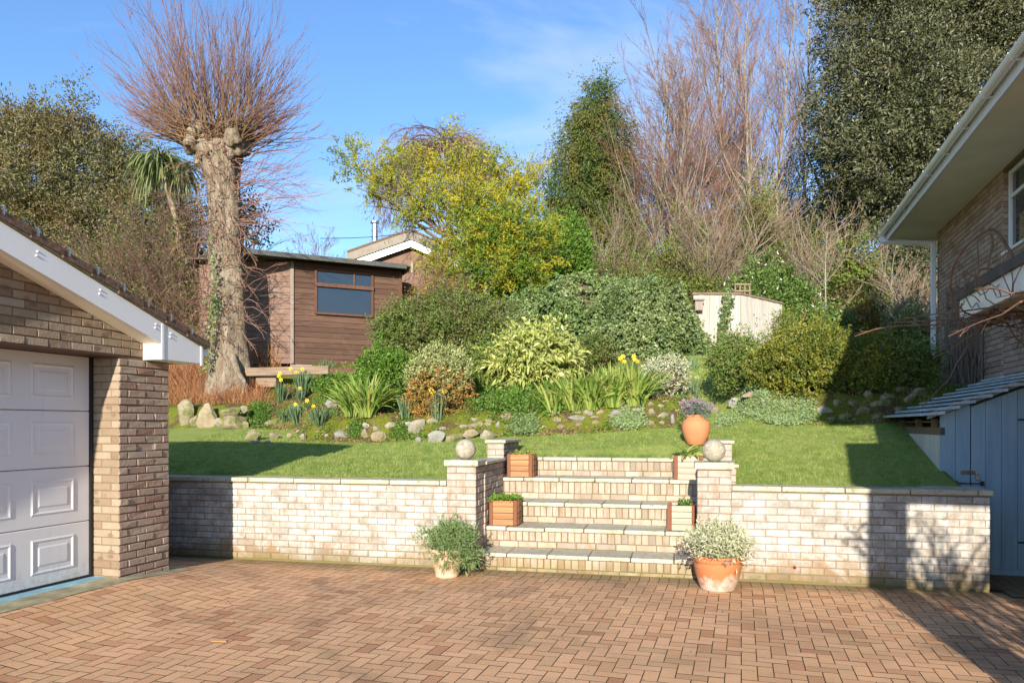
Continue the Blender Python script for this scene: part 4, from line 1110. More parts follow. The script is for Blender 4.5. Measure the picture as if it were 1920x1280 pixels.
shrub('green_shrub', 'mid-green feathery shrub in front of the white boarded fence', 1330, 1436, 632, 742, 'green_mid', 1500, 9, .05, .022, depth=.8, nl=7, ln=.16, rough=.18)
shrub('golden_bush', 'big rounded yellow-green bush partly in the house shadow', 1412, 1622, 604, 768, 'golden', 4800, 9, .045, .024, depth=.8, nl=7, ln=.09, rough=.06)
shrub('green_shrub', 'dark shaded shrub right of the big yellow-green bush', 1585, 1690, 628, 752, 'golden', 1600, 9, .045, .024, depth=.8, nl=6, ln=.1, rough=.1)
shrub('red_tipped_shrub', 'red-tipped shrub rising behind the big yellow-green bush', 1478, 1600, 572, 690, 'laurel', 1000, 8, .075, .032, Y=14.2, nl=6, ln=.14, extra=[('young_leaves', 'photinia', 130, 9, .06, .024, 1.04)])
shrub('orange_shrub', 'orange and yellow leaved shrub right of the red-tipped one', 1590, 1660, 562, 690, 'orange', 650, 8, .07, .03, Y=15.0, nl=5, ln=.14, extra=[('green_leaves', 'golden', 500, 8, .06, .03, 1.0)])
shrub('variegated_shrub', 'cream-leaved shrub with pale bare branches beside the downpipe', 1640, 1752, 580, 700, 'varieg', 900, 8, .07, .034, Y=14.6, nl=6, ln=.16, sr=.02, stem='bark_grey', extra=[('gold_leaves', 'golden', 700, 8, .05, .028, 1.0)])
shrub('grassy_shrub', 'thin orange-green shrub against the right end of the white fence', 1446, 1500, 585, 680, 'golden', 420, 7, .06, .02, Y=15.2, nl=4, ln=.2, up=.8, stem='twig_grey')
shrub('low_shrub', 'low bright green shrub between daffodils and the bright glossy shrub', 588, 700, 702, 760, 'bright', 800, 8, .05, .026, depth=.7, nl=5, ln=.09)
shrub('laurel_hedge', 'arching glossy laurel hedge above the white fence', 1340, 1535, 500, 600, 'laurel', 2600, 8, .11, .045, Y=19.5, depth=.5, nl=8, ln=.18)
shrub('laurel_shrub', 'bright laurel bush left of the arching hedge', 1205, 1300, 452, 560, 'thicket', 1200, 8, .09, .04, Y=21, nl=6, ln=.2)
shrub('hedge_shrub', 'green shrub growing above the ivy bank', 1100, 1230, 478, 570, 'thicket', 1500, 8, .08, .035, Y=20, nl=6, ln=.2)
shrub('hedge_shrub', 'olive shrub between the ivy bank and the white fence top', 1240, 1360, 488, 590, 'thicket', 1500, 8, .08, .035, Y=20.3, nl=6, ln=.2)
shrub('ivy_tree', 'glossy ivy-clad shrub between the yellow tree and the ivy bank', 1005, 1118, 392, 600, 'bright', 2600, 8, .09, .05, Y=19.6, depth=.8, nl=8, ln=.2, rough=.2, cat='shrub')
shrub('dark_shrub', 'dark evergreen filling the gap below the yellow-flowering tree', 900, 1040, 470, 640, 'laurel', 2200, 8, .09, .045, Y=18.6, depth=.6, nl=7, ln=.2)
shrub('dark_shrub', 'dry brown tangle of climber beside the cabin door', 770, 880, 492, 600, 'dead_leaf', 1500, 8, .07, .014, Y=17.6, depth=.6, nl=6, ln=.25, stem='twig_grey', extra=[('green_leaves', 'mimosa', 300, 8, .08, .03, 1.02)])
shrub('leafy_shrub', 'small shrub with drooping leaves in the shade of the ivy', 1084, 1150, 630, 700, 'dark_shrub', 600, 8, .06, .03, Y=15.0, nl=5, ln=.14)
shrub('thicket_shrub', 'sunlit green ivy shrub at the foot of the big oak', 1555, 1650, 455, 640, 'thicket', 1500, 8, .09, .05, Y=19, depth=.6, nl=8, ln=.25, rough=.3)
shrub('thicket_shrub', 'dark thicket filling the gap left of the downpipe', 1600, 1790, 400, 690, 'holm', 3200, 8, .09, .04, Y=21, depth=.4, nl=9, ln=.25, rough=.2)
shrub('thicket_shrub', 'brown leafy thicket behind the laurel arch', 1380, 1580, 400, 600, 'thicket', 2400, 8, .08, .035, Y=23.5, depth=.4, nl=9, ln=.35, rough=.35)

# ivy over the bank
def ivy(label, px0, px1, yt, yb, Y, mat, ns, nl=5, depth=.35, L=.07, rough=.15):
    rx = (px1-px0)/2/F*Y; x = ((px0+px1)/2-960)/F*Y; zt = CH-(yt-HZ)/F*Y; zb = CH-(yb-HZ)/F*Y; h_ = zt-zb
    t = thing('ivy', label, 'climber', (x, Y, zb)); ry = rx*depth
    B = []
    for q in range(nl*2):
        u = (q+.5)/(nl*2)*2-1+random.uniform(-.08, .08); tp = random.uniform(.78, 1.02)*(1-.25*abs(u)**3)
        B.append((x+u*rx*.86, Y+random.uniform(-.15, .15)+.25*u*u, zb+h_*tp*.5, rx*.27, ry*.55, h_*tp*.54))
        B.append((x+u*rx*.86+random.uniform(-.2, .2), Y-.25+random.uniform(-.3, .1), zb+h_*random.uniform(.15, .5), rx*.2, ry*.5, h_*.3))
    mb = MB(); sprigs(mb, B, ns, 7, L, L*.85, .10, rough, -.1, .85, 1.0, .12, .1, zmin=lambda a, b: terrXY(a, b)); mb.build('foliage', M[mat], t)
    mb = MB(); V = stone_verts(4, 5, 4, .12)*np.array([rx*.70, ry*.70, h_*.42])+np.array([x, Y+.1, zb+h_*.36]); mb.add(V, ICO[4][1]); mb.build('stem_mat', M['stem'], t)
ivy('big dark green ivy mound covering the bank behind the spotted laurel', 965, 1262, 498, 690, 17.4, 'ivy', 15000)
ivy('pale variegated ivy spilling over the bank to the white fence', 1105, 1322, 520, 705, 16.7, 'ivy_pale', 10500, L=.06)

# ------------------------------------------------------------------ white boarded fence
f = thing('boarded_fence', 'whitewashed vertical board fence on short posts below the laurel arch', 'fence', W(1380, 660, 17))
def fence_run(px0, px1, Y0_, Y1_, yt0, yt1, yb, n, name='board'):
    P0 = W(px0, yt0, Y0_); P1 = W(px1, yt1, Y1_); mb = MB(); d = unit((P1-P0)*np.array([1, 1, 0])); nrm = np.array([d[1], -d[0], 0])
    zb0 = CH-(yb-HZ)/F*Y0_
    Ld = np.linalg.norm((P1-P0)[:2]); w = Ld/n
    for i in range(n):
        a = P0+(P1-P0)*(i/n); b_ = P0+(P1-P0)*((i+1)/n); e = random.uniform(-.006, .006)
        q = [a, b_-d*.006]; V = []
        for off in (e, e+.02):
            for p_ in q: V.append((p_[0]+nrm[0]*off, p_[1]+nrm[1]*off, zb0+random.uniform(-.01, .01)))
            for p_ in q: V.append((p_[0]+nrm[0]*off, p_[1]+nrm[1]*off, p_[2]-random.uniform(0, .01)))
        mb.add(V, np.array([[0, 1, 3, 2], [4, 5, 7, 6], [0, 1, 5, 4], [2, 3, 7, 6], [0, 2, 6, 4], [1, 3, 7, 5]]))
    return mb
fence_run(1300, 1388, 17.0, 17.1, 553, 553, 665, 9).build('front_boards', M['wood_fence'], f)
fence_run(1388, 1466, 17.1, 17.7, 553, 571, 660, 12).build('side_boards', M['wood_fence'], f)
a = W(1298, 551, 16.98); b2 = W(1389, 551, 17.08); c2 = W(1468, 569, 17.7)
mb = MB(); tubes(mb, np.array([[a, (a+b2)/2, b2]]), .035, .035, 4); tubes(mb, np.array([[b2, (c2+b2)/2, c2]]), .03, .03, 4); mb.build('capping_rail', M['wood_sleeper'], f)
for px in (1307, 1386):
    q = W(px, 0, 17.08); zg = float(terrXY(q[0], q[1])); mb = MB(); mb.bbox(q[0]-.05, q[0]+.05, q[1]+.0, q[1]+.1, zg-.1, CH-(640-HZ)/F*17); mb.build('post', M['wood_grey'], f)
q = W(1309, 573, 16.9); mb = MB(); mb.bbox(q[0]-.09, q[0]+.09, q[1]-.1, q[1]+.06, q[2]-.12, q[2]+.10, .01); mb.bbox(q[0]-.12, q[0]+.12, q[1]-.15, q[1]+.08, q[2]+.10, q[2]+.135)
o = mb.build('nest_box', M['wood_grey'], org=q); tag(o, 'small grey wooden box fixed at the left end of the white fence', 'nest box')
t = thing('trellis_panel', 'small tan lattice panel standing above the white fence top', 'trellis', W(1392, 553, 17.3)); q0 = W(1379, 556, 17.3); q1 = W(1406, 533, 17.3)
for i in range(4):
    x = lerp(q0[0], q1[0], i/3); mb = MB(); mb.bbox(x-.017, x+.017, 17.3, 17.32, q0[2]-.1, q1[2]+.01); mb.build('upright', M['wood_sleeper'], t)
for z in (.45, 1.0):
    zz = lerp(q0[2], q1[2], z); mb = MB(); mb.bbox(q0[0]-.03, q1[0]+.03, 17.278, 17.298, zz-.02, zz+.02); mb.build('crossbar', M['wood_sleeper'], t)
t = thing('ivy', 'thin strand of variegated ivy hanging down the white fence', 'climber', W(1358, 553, 16.95))
PP = [W(1368, 555, 16.94), W(1362, 580, 16.94), W(1358, 605, 16.94), W(1352, 632, 16.94)]
mb = MB(); tubes(mb, np.array([PP]), .008, .004, 4); mb.build('stem', M['twig_brown'], t)
mb = MB(); k = rng.uniform(0, 3, 420); i = k.astype(int); PPa = np.array(PP); Pc = PPa[i]*(1-(k-i))[:, None]+PPa[np.minimum(i+1, 3)]*(k-i)[:, None]
Pc = Pc+rng.normal(0, .07, Pc.shape)*np.array([1, .3, .6]); leafcards(mb, Pc, rdir(420), .07, .06, .1); mb.build('foliage', M['ivy_pale'], t)
t = thing('boarded_fence', 'short length of tan board fence behind the cream-leaved shrub', 'fence', W(1745, 670, 15.8))
fence_run(1690, 1800, 15.9, 15.9, 585, 585, 672, 12).build('boards', plain('tan_boards', (.42, .33, .22), .8, .2, 6, streak=True), t)

# ------------------------------------------------------------------ lime tree cut to a pollard
TY = 16.5
TP = [(745, 432, 50), (722, 432, 43), (700, 432, 38), (660, 431, 33), (600, 431, 32), (540, 427, 31), (480, 425, 30), (430, 424, 29), (380, 420, 28), (340, 418, 31), (310, 414, 37), (292, 411, 43), (278, 409, 44), (268, 408, 34), (262, 408, 8)]
tr = thing('pollarded_tree', 'tall pollarded tree with a thick pale trunk and a burst of bare shoots', 'tree', W(430, 718, TY))
def trunk(name, TP, Y, mat, parent, seg=40, ridge=.06, sub_=6, depth=.9):
    ys = np.array([a[0] for a in TP], float)[::-1]; cs = np.array([a[1] for a in TP], float)[::-1]; rs = np.array([a[2] for a in TP], float)[::-1]
    n = len(TP)*sub_; y = np.linspace(ys[-1], ys[0], n); c = np.interp(y, ys, cs); r = np.interp(y, ys, rs)
    a = np.linspace(0, 2*pi, seg, endpoint=False); V = []
    for yy, cc, rr in zip(y, c, r):
        z = CH-(yy-HZ)/F*Y; R_ = rr/F*Y
        m = 1+ridge*np.sin(a*5+z*.8)+ridge*.6*np.sin(a*9-z*1.7+1)+ridge*.5*np.sin(a*3+z*3.1)+rng.normal(0, .012, seg)
        V.append(np.stack([(cc-960)/F*Y+R_*m*np.cos(a), Y+R_*depth*m*np.sin(a), np.full(seg, z)], -1))
    V = np.array(V).reshape(-1, 3); i = np.arange(n-1)[:, None]*seg; j = np.arange(seg)[None]; j2 = (j+1) % seg
    mb = MB(); mb.add(V, np.stack([i+j, i+j2, i+seg+j2, i+seg+j], -1).reshape(-1, 4)); return mb.build(name, mat, parent, sm=True)
trunk('trunk', TP, TY, M['bark'], tr)
mb = MB(); 
for (x, y, r) in [(350, 256, 11), (366, 250, 13), (383, 247, 12), (396, 262, 14), (436, 258, 14), (449, 260, 12), (455, 276, 11), (356, 276, 11), (385, 270, 20), (436, 275, 20), (362, 272, 17), (450, 272, 17), (448, 244, 8), (374, 240, 8), (340, 262, 8), (405, 290, 14), (376, 300, 12), (420, 320, 9), (440, 310, 9)]:
    p = W(x, y, TY-.0+random.uniform(-.45, .2)); V = stone_verts(3, x, 3, .34)*np.array([1, 1, 1.25])*(r*1.0/F*TY)+p; mb.add(V, ICO[3][1])
mb.build('knuckles', M['bark'], tr, sm=True)
mb = MB()
for (dx, L) in ((.62, .62),):
    p = W(440 if dx > 0 else 420, 690, TY-.2); P = [p+np.array([0, -.15, .25]), p+np.array([dx*.3, -.3, -.12]), p+np.array([dx*.6, -.45, -.32]), p+np.array([dx*L, -.6, -.62])]
    tubes(mb, np.array([P]), .09, .02, 8)
mb.build('roots', M['bark'], tr, sm=True)
n = 560
ox = rng.uniform(345, 468, n); oy = rng.uniform(244, 285, n); k = (ox-407)/62
P0 = np.stack([(ox-960)/F*TY, TY+rng.uniform(-.45, .35, n), CH-(oy-HZ)/F*TY], -1)
ang = k*.68+rng.normal(0, .30, n); D = np.stack([np.sin(ang), rng.normal(0, .45, n), np.cos(ang)*1.0], -1)
# the crown thins to the side: side shoots start flat and curve up
fl = rng.random(n) < .33; sgn = np.sign(k+rng.normal(0, .3, n)); D[fl, 0] = (sgn*rng.uniform(.9, 1.6, n))[fl]; D[fl, 2] = rng.uniform(.15, .7, n)[fl]
Ls = rng.uniform(1.5, 3.25, n)*np.where(np.abs(k) > .6, .85, 1.0); Ls[fl] *= .66
S = paths(P0, D, Ls, 9, .085, .045)
S[..., 2] = np.where(True, S[..., 2], 0)
mb = MB(); tubes(mb, S, rng.uniform(.008, .014, n), .003, 4); mb.build('shoots', M['twig_olive'], tr)
Q, Lq, _ = sub(S, Ls, 5, 5, .35, .98, .38, .08, .07, .30)
mb = MB(); tubes(mb, Q, .0042, .002, 3); tubes(mb, S[:, 6:], .0052, .0025, 3); mb.build('young_twigs', M['twig_tip'], tr)
n = 95; oy = rng.uniform(290, 430, n); sd = np.where(rng.random(n) < .74, 1, -1)
P0 = np.stack([(np.where(sd > 0, 448, 390)-960)/F*TY, TY+rng.uniform(-.35, .2, n), CH-(oy-HZ)/F*TY], -1)
D = np.stack([sd*1.0, rng.normal(-.2, .5, n), rng.uniform(-.25, .5, n)], -1); Ls = np.where(sd > 0, rng.uniform(1.0, 2.3, n), rng.uniform(.5, 1.4, n))
S = paths(P0, D, Ls, 8, .07, -.012); Q, _, _ = sub(S, Ls, 5, 4, .3, .95, .45, .02, .1, .35)
mb = MB(); tubes(mb, S, .007, .0025, 3); tubes(mb, Q, .004, .0018, 3); mb.build('side_shoots', M['twig_red'], tr)
n = 190; oy = rng.uniform(300, 660, n); a = rng.uniform(pi, 2*pi, n); rr = 32/F*TY
P0 = np.stack([(424-960)/F*TY+rr*np.cos(a), TY+rr*.9*np.sin(a), CH-(oy-HZ)/F*TY], -1); D = np.stack([np.cos(a)*.8+rng.normal(0, .5, n), np.sin(a)*.6, rng.normal(0, .6, n)], -1)
Ls = rng.uniform(.3, 1.2, n); S = paths(P0, D, Ls, 7, .22, -.02); Q, _, _ = sub(S, Ls, 4, 3, .3, .9, .6, 0, .2, .4)
mb = MB(); tubes(mb, S, .008, .003, 3); tubes(mb, Q, .005, .002, 3); mb.build('trunk_twigs', M['twig_red'], tr)
mb = MB(); n = 700; oy = np.where(rng.random(n) < .5, rng.normal(275, 22, n), rng.uniform(280, 640, n)); a = rng.uniform(pi, 2*pi, n); rr = (43/F*TY)
leafcards(mb, np.stack([(418-960)/F*TY+rr*np.cos(a), TY+rr*.95*np.sin(a), CH-(oy-HZ)/F*TY], -1), rdir(n), .07, .035, .3); mb.build('dead_leaves', M['dead_leaf'], tr)
t = thing('ivy', 'thin green ivy climbing the left side of the pollarded trunk', 'climber', W(400, 690, 16))
mb = MB(); n = 420; k = rng.random(n); py = np.interp(k, [0, .5, .8, 1], [690, 590, 560, 440]); pxx = np.interp(k, [0, .5, .8, 1], [392, 408, 412, 402])
leafcards(mb, np.stack([(pxx-960+rng.normal(0, 5, n))/F*16.2, 15.98+rng.normal(0, .04, n), CH-(py-HZ)/F*16.2+rng.normal(0, .1, n)], -1), rdir(n)+np.array([0, -.4, 0]), .065, .06, .1); mb.build('foliage', M['ivy'], t)

# ------------------------------------------------------------------ bare trees
def bare(label, px, Y, yt, lean=0, n1=20, n2=8, n3=7, r=.09, mat='bark_grey', tw='twig_red', up=.05, a1=.42, k0=.15, l1=.42, name='bare_tree', group='bare trees on the hillside', stems_=1, wob=.03, l2=.45, l3=.45, tr_=.0032):
    x = (px-960)/F*Y; zb = float(terrXY(x, Y)); zt = CH-(yt-HZ)/F*Y; H = zt-zb
    t = thing(name, label, 'tree', (x, Y, zb), 0, group)
    P0 = np.array([[x+random.uniform(-.7, .7)*(stems_ > 1)*(1 if H > 6 else .4), Y+random.uniform(-.3, .3)*(stems_ > 1), zb-.1] for _ in range(stems_)])
    D0 = np.array([[lean+(random.uniform(-.075, .075)*(4 if H < 6 else 1) if stems_ > 1 else 0), random.uniform(-.1, .1), 1.0] for _ in range(stems_)])
    HH = H*np.array([1.0]+[random.uniform(.6, .95) for _ in range(stems_-1)])
    T0 = paths(P0, D0, HH*1.02, 16, wob, .015)
    mb = MB(); tubes(mb, T0, r*.8, r*.06, 8); T1, L1, _ = sub(T0, HH, 9, int(n1*1.35), k0, .97, a1*1.15, up*.8, .07, l1*1.15); tubes(mb, T1, np.maximum(.006, L1*.0065), .0035, 4); mb.build('trunk', M[mat], t)
    T2, L2, _ = sub(T1, L1, 6, n2, .2, .97, .45, up, .08, l2); T3, L3, _ = sub(T2, L2, 5, max(3, int(n3*.9)), .2, 1.0, .45, up*.6, .09, l3)
    mb = MB(); tubes(mb, T2, .006, .0035, 3); tubes(mb, T3, tr_*1.3, tr_*.8, 3); mb.build('crown', M[tw], t)
    return t
bare('many-stemmed bare tree at the left of the group, next to the conifer', 1236, 27, 165, .0, 18, 8, 8, .07, up=.05, stems_=5, a1=.45)
bare('many-stemmed reddish bare tree behind the bright laurel bush', 1275, 26, 110, .02, 20, 8, 8, .08, up=.05, stems_=5, a1=.45)
bare('bare tree with grey leaning stems above the white fence', 1335, 27, 50, .04, 22, 8, 8, .08, up=.05, stems_=5, mat='bark_grey')
bare('tallest bare tree with a straight pale trunk', 1408, 25, -60, .0, 34, 8, 7, .13, a1=.5, k0=.25, l1=.30, up=.07)
bare('tall bare tree with a straight pale trunk just left of the big oak', 1450, 26, -50, .0, 34, 8, 7, .12, a1=.5, k0=.3, l1=.3, up=.07)
bare('bare tree with greyish twigs touching the big oak', 1510, 27, -40, .0, 26, 8, 6, .10, tw='twig_grey', a1=.5, l1=.32)
bare('bare tree with greyish open crown half behind the oak', 1560, 30, -30, -.02, 24, 8, 6, .12, tw='twig_grey', a1=.5, l1=.34)
bare('leaning bare tree rising between the two straightest trunks', 1376, 29, 10, .03, 28, 9, 8, .09, a1=.5, stems_=2)
bare('low spreading bare bush of arching grey stems left of the laurel arch', 1180, 23, 400, -.1, 16, 6, 5, .04, tw='twig_grey', stems_=6, a1=.6, l1=.6, name='bare_bush', group=None)
bare('low tangle of bare arching stems above the laurel arch', 1330, 21.5, 390, .1, 16, 7, 5, .035, tw='twig_grey', stems_=7, a1=.7, l1=.6, name='bare_bush', group=None)
bare('bare bush of arching pale stems in front of the dark thicket', 1500, 20.5, 400, .2, 14, 6, 4, .03, tw='twig_grey', stems_=6, a1=.8, l1=.6, name='bare_bush', group=None)
bare('thin bare sapling with pale bark right of the laurel arch', 1552, 17.6, 400, -.05, 10, 4, 3, .035, mat='bark_grey', tw='twig_grey', a1=.8, l1=.4, name='bare_sapling', group=None)
bare('small pale-barked bare shrub reaching over the cream-leaved one', 1690, 15.2, 560, .1, 12, 5, 3, .03, mat='bark_grey', tw='twig_grey', stems_=3, a1=.8, l1=.6, name='bare_sapling', group=None)
bare('bare bush with spreading pale twigs left of the downpipe', 1745, 17.5, 470, -.5, 12, 5, 4, .03, mat='bark_grey', tw='twig_grey', stems_=4, a1=.7, l1=.6, name='bare_bush', group=None)
bare('small distant bare tree above the cabin roof', 604, 42, 452, 0, 20, 8, 6, .10, tw='twig_grey', a1=.7, l1=.45, group=None, tr_=.006)
bare('faint distant pale bare tree beside the yellow tree', 1012, 36, 325, 0, 26, 8, 6, .10, tw='twig_grey', a1=.5, l1=.4, group=None, tr_=.006)
# weeping tree
x, y_, zb = (820-960)/F*25, 25.0, 0; zb = float(terrXY(x, y_)); ztop = CH-(222-HZ)/F*25
t = thing('weeping_tree', 'dark purple weeping bare tree behind the yellow-flowering one', 'tree', (x, y_, zb))
P = paths(np.array([[x, y_, zb]]), np.array([[0.05, 0, 1.]]), (ztop-zb)*.86, 12, .03, .02); mb = MB(); tubes(mb, P, .16, .04, 8); mb.build('trunk', M['twig_purple'], t)
n = 110; a = rng.uniform(0, 6.28, n); top = np.array([x+.1, y_, ztop-.9]); D = np.stack([np.cos(a), np.sin(a)*.9, rng.uniform(.1, .9, n)], -1)
S = np.zeros((n, 12, 3)); S[:, 0] = top+rng.normal(0, .15, (n, 3)); Dd = unit(D); Ls = rng.uniform(2.2, 4.2, n)
for i in range(1, 12): Dd = Dd+rng.normal(0, .10, (n, 3)); Dd[:, 2] -= .30; Dd = unit(Dd); S[:, i] = S[:, i-1]+Dd*(Ls/11)[:, None]
Q, Lq, _ = sub(S, Ls, 7, 14, .08, .98, .6, -.12, .16, .26); Q2, _, _ = sub(Q, Lq, 5, 5, .2, 1, .6, -.1, .2, .5)
mb = MB(); tubes(mb, S, .02, .006, 4); tubes(mb, Q, .009, .004, 3); tubes(mb, Q2, .006, .003, 3); mb.build('crown', M['twig_purple'], t)

# ------------------------------------------------------------------ evergreens
def blobpx(L, Y): return [((px-960)/F*(Y+dy), Y+dy, CH-(py-HZ)/F*(Y+dy), rx/F*Y, rx/F*Y*.8, rz/F*Y) for px, py, rx, rz, dy in L]
def tree(name, label, px, Y, blobs, mat, ns, per, L, Wd, r=.2, bark='stem', br=True, **k):
    x = (px-960)/F*Y; zb = float(terrXY(x, Y)); t = thing(name, label, 'tree', (x, Y, zb)); B = blobpx(blobs, Y)
    mb = MB(); sprigs(mb, B, ns, per, L, Wd, zmin=lambda a, b: terrXY(a, b)+.1, **k); mb.build('crown', M[mat], t)
    mb = MB(); top = max(b[2] for b in B); P = paths(np.array([[x, Y, zb-.1]]), np.array([[0, 0, 1.]]), (top-zb)*.8, 14, .04, .03); tubes(mb, P, r, r*.3, 10)
    if br:
        pts = np.array([b[:3] for b in B]); Pb = []
        for q in pts:
            s0 = P[0, random.randint(3, 9)]; m_ = (s0+q)/2+np.array([0, 0, -.1]); q = q*.75+m_*.25; Pb.append([s0, s0*.6+m_*.4, m_, m_*.4+q*.6, q])
        tubes(mb, np.array(Pb), r*.4, .02, 5); S, _, _ = sub(np.array(Pb), np.full(len(Pb), 2.0), 6, 8, .3, 1, .7, .03, .15, .7); tubes(mb, S, .02, .006, 4)
    mb.build('trunk', M[bark], t); return t, B
tree('holm_oak', 'huge grey-green evergreen oak towering behind the house eaves', 1720, 24,
     [(1660, 60, 110, 90, 0), (1780, 20, 110, 90, 0), (1620, 170, 80, 80, -.5), (1720, 160, 110, 90, -1.2), (1840, 90, 110, 90, 0), (1600, 280, 66, 70, -.5), (1690, 290, 100, 90, -1.4), (1800, 240, 110, 90, -.6), (1640, 370, 80, 66, 0), (1740, 380, 90, 80, 0), (1900, 30, 100, 110, .5), (1650, -30, 80, 70, 0), (1760, -70, 120, 80, 0), (1880, -60, 100, 80, 0), (1585, 400, 40, 60, 0)],
     'holm', 8200, 25, .135, .055, r=.3, ln=.62, rough=.34, up=.5, shell=.7, spread=.55)
tree('evergreen_tree', 'grey-green evergreen mass at the far left above the garage', 90, 22,
     [(40, 275, 70, 50, 0), (115, 270, 55, 45, -.3), (147, 215, 15, 48, 0), (190, 320, 60, 50, 0), (60, 360, 90, 70, -.5), (180, 410, 90, 70, 0), (255, 370, 46, 60, 0), (-40, 330, 80, 90, 0), (90, 460, 110, 80, 0), (20, 245, 42, 30, .2), (225, 300, 34, 34, .2), (85, 240, 34, 28, .2), (215, 500, 90, 80, 0), (290, 330, 34, 40, .3), (330, 400, 36, 60, .3)],
     'olive', 5200, 22, .11, .042, r=.10, ln=.6, rough=.34, up=.7, spread=.55)
tree('evergreen_tree', 'dark-leaved bush showing just right of the big pollarded trunk', 470, 19,
     [(430, 420, 34, 40, 0), (478, 430, 26, 26, 0), (345, 470, 40, 90, .5), (300, 470, 60, 90, .5), (462, 395, 22, 22, 0), (330, 560, 60, 60, 1)], 'holm', 1500, 9, .08, .045, r=.1, ln=.3, rough=.3, up=.2)
tree('conifer_tree', 'golden-green conifer with drooping sprays in front of the bare trees', 1108, 28,
     [(1122, 162, 7, 26, 0), (1119, 195, 19, 34, 0), (1108, 240, 36, 42, -.2), (1132, 262, 38, 42, -.3), (1094, 300, 44, 42, -.3), (1136, 330, 48, 44, -.3), (1088, 370, 50, 44, -.3), (1130, 400, 52, 48, -.4), (1085, 430, 50, 44, -.3), (1150, 440, 46, 44, 0), (1110, 490, 80, 50, 0)],
     'conifer', 5200, 22, .13, .04, r=.1, ln=.75, rough=.22, up=-.45, spread=.5, droop=.3, br=False)
tM, BM = t, B = tree('mimosa_tree', 'spreading yellow-green flowering tree in the middle, right of the cabin', 905, 18.5,
     [(660, 296, 34, 22, 0), (735, 328, 44, 20, 0), (700, 352, 34, 14, 0), (805, 318, 36, 26, 0), (862, 305, 40, 30, 0), (920, 318, 38, 32, 0), (962, 350, 36, 38, 0), (800, 370, 50, 20, -.3), (880, 372, 60, 32, -.4), (775, 400, 30, 12, -.2), (890, 425, 46, 26, -.3), (930, 430, 66, 50, -.5), (985, 440, 44, 50, -.4), (1010, 480, 36, 40, -.2), (900, 490, 56, 36, -.5), (950, 505, 56, 40, -.5), (830, 490, 34, 24, -.2), (985, 330, 20, 20, 0), (852, 246, 7, 22, 0), (740, 292, 24, 12, 0)],
     'mimosa', 1900, 22, .10, .027, r=.13, bark='stem', ln=.34, rough=.42, up=.15, shell=.35, spread=.75)
mb = MB(); sprigs(mb, [b for i, b in enumerate(B) if i in (3, 4, 8, 7, 10, 13, 12, 11)], 260, 12, .035, .03, .16, .3, .2, .95, 1.0); mb.build('blossom', M['mimosa_flower'], t)
# cordyline with hanging leaves
t = thing('cordyline', 'palm-like tree with a fountain of long hanging leaves beside the pollarded tree', 'palm', W(345, 640, 19.5))
for (hx, hy, n, L) in ((300, 300, 150, 1.25), (345, 318, 60, .9)):
    hd = W(hx, hy, 18.5); a = rng.uniform(0, 6.28, n); D = np.stack([np.cos(a), np.sin(a), rng.uniform(-.6, 1.6, n)], -1)
    mb = MB(); ribbons(mb, np.repeat(hd[None], n, 0), D, L*rng.uniform(.7, 1.1, n), .045, 8, rng.uniform(.25, .5, n)); mb.build('leaf_head', M['cordyline'], t)
mb = MB(); S = np.array([[W(345, 650, 18.5), W(343, 560, 18.5), W(340, 480, 18.5), W(330, 410, 18.5), W(312, 350, 18.5), W(300, 305, 18.5)]]); tubes(mb, S, .10, .05, 8); mb.build('trunk', M['bark'], t)
mb = MB(); n = 900; k = rng.uniform(0, 3, n); i = k.astype(int); Pc = S[0][i]*(1-(k-i))[:, None]+S[0][i+1]*(k-i)[:, None]; leafcards(mb, Pc+rng.normal(0, .10, (n, 3)), rdir(n), .07, .06, .1); mb.build('trunk_ivy', M['golden'], t)
# thicket of dry canes left of the trunk
def canes(name, label, px0, px1, yb, yt, Y0_, Y1_, n, mat, per=5, r=.006, kind=None, leaves=None, wander=.10, lean=.25, hmin=.5, cat='thicket'):
    Y = rng.uniform(Y0_, Y1_, n); px = rng.uniform(px0, px1, n); X = (px-960)/F*Y; zb = terrXY(X, Y)
    zt = CH-(yt-HZ)/F*Y; L = np.maximum(.15, (zt-zb)*rng.uniform(hmin, 1.0, n))
    P0 = np.stack([X, Y, zb-.03], -1); D = np.stack([rng.normal(0, lean, n), rng.normal(0, lean, n), np.ones(n)], -1)
    S = paths(P0, D, L*1.05, 7, wander, .02); Q, _, _ = sub(S, L, 4, per, .25, .95, .5, .03, .14, .28)
    mb = MB(); tubes(mb, S, r, r*.5, 3); tubes(mb, Q, r*.6, r*.35, 3); org = (float(X.mean()), float(Y.mean()), float(zb.mean()))
    if kind: o = mb.build(name, M[mat], org=org); o['kind'] = kind; return o
    t = thing(name, label, cat, org); mb.build('canes', M[mat], t)
    if leaves:
        nl, lm, LL = leaves; ii = rng.integers(0, len(Q), nl); jj = rng.integers(0, 4, nl); mb = MB(); leafcards(mb, Q[ii, jj]+rng.normal(0, .05, (nl, 3)), rdir(nl), LL, LL*.5, .2); mb.build('foliage', M[lm], t)
    return t
canes('cane_thicket', 'tangle of tan canes and brambles between the garage roof and the trunk', 195, 400, 640, 400, 17.6, 20, 520, 'twig_grey', 7, .010, leaves=(9000, 'thicket', .075), lean=.3, hmin=.3, wander=.16)
canes('cane_thicket', 'reddish bare twigs hanging around the palm-like tree', 215, 400, 600, 330, 18.0, 19.5, 200, 'twig_red', 8, .007, leaves=(900, 'dead_leaf', .06), lean=.4, hmin=.5, wander=.2)
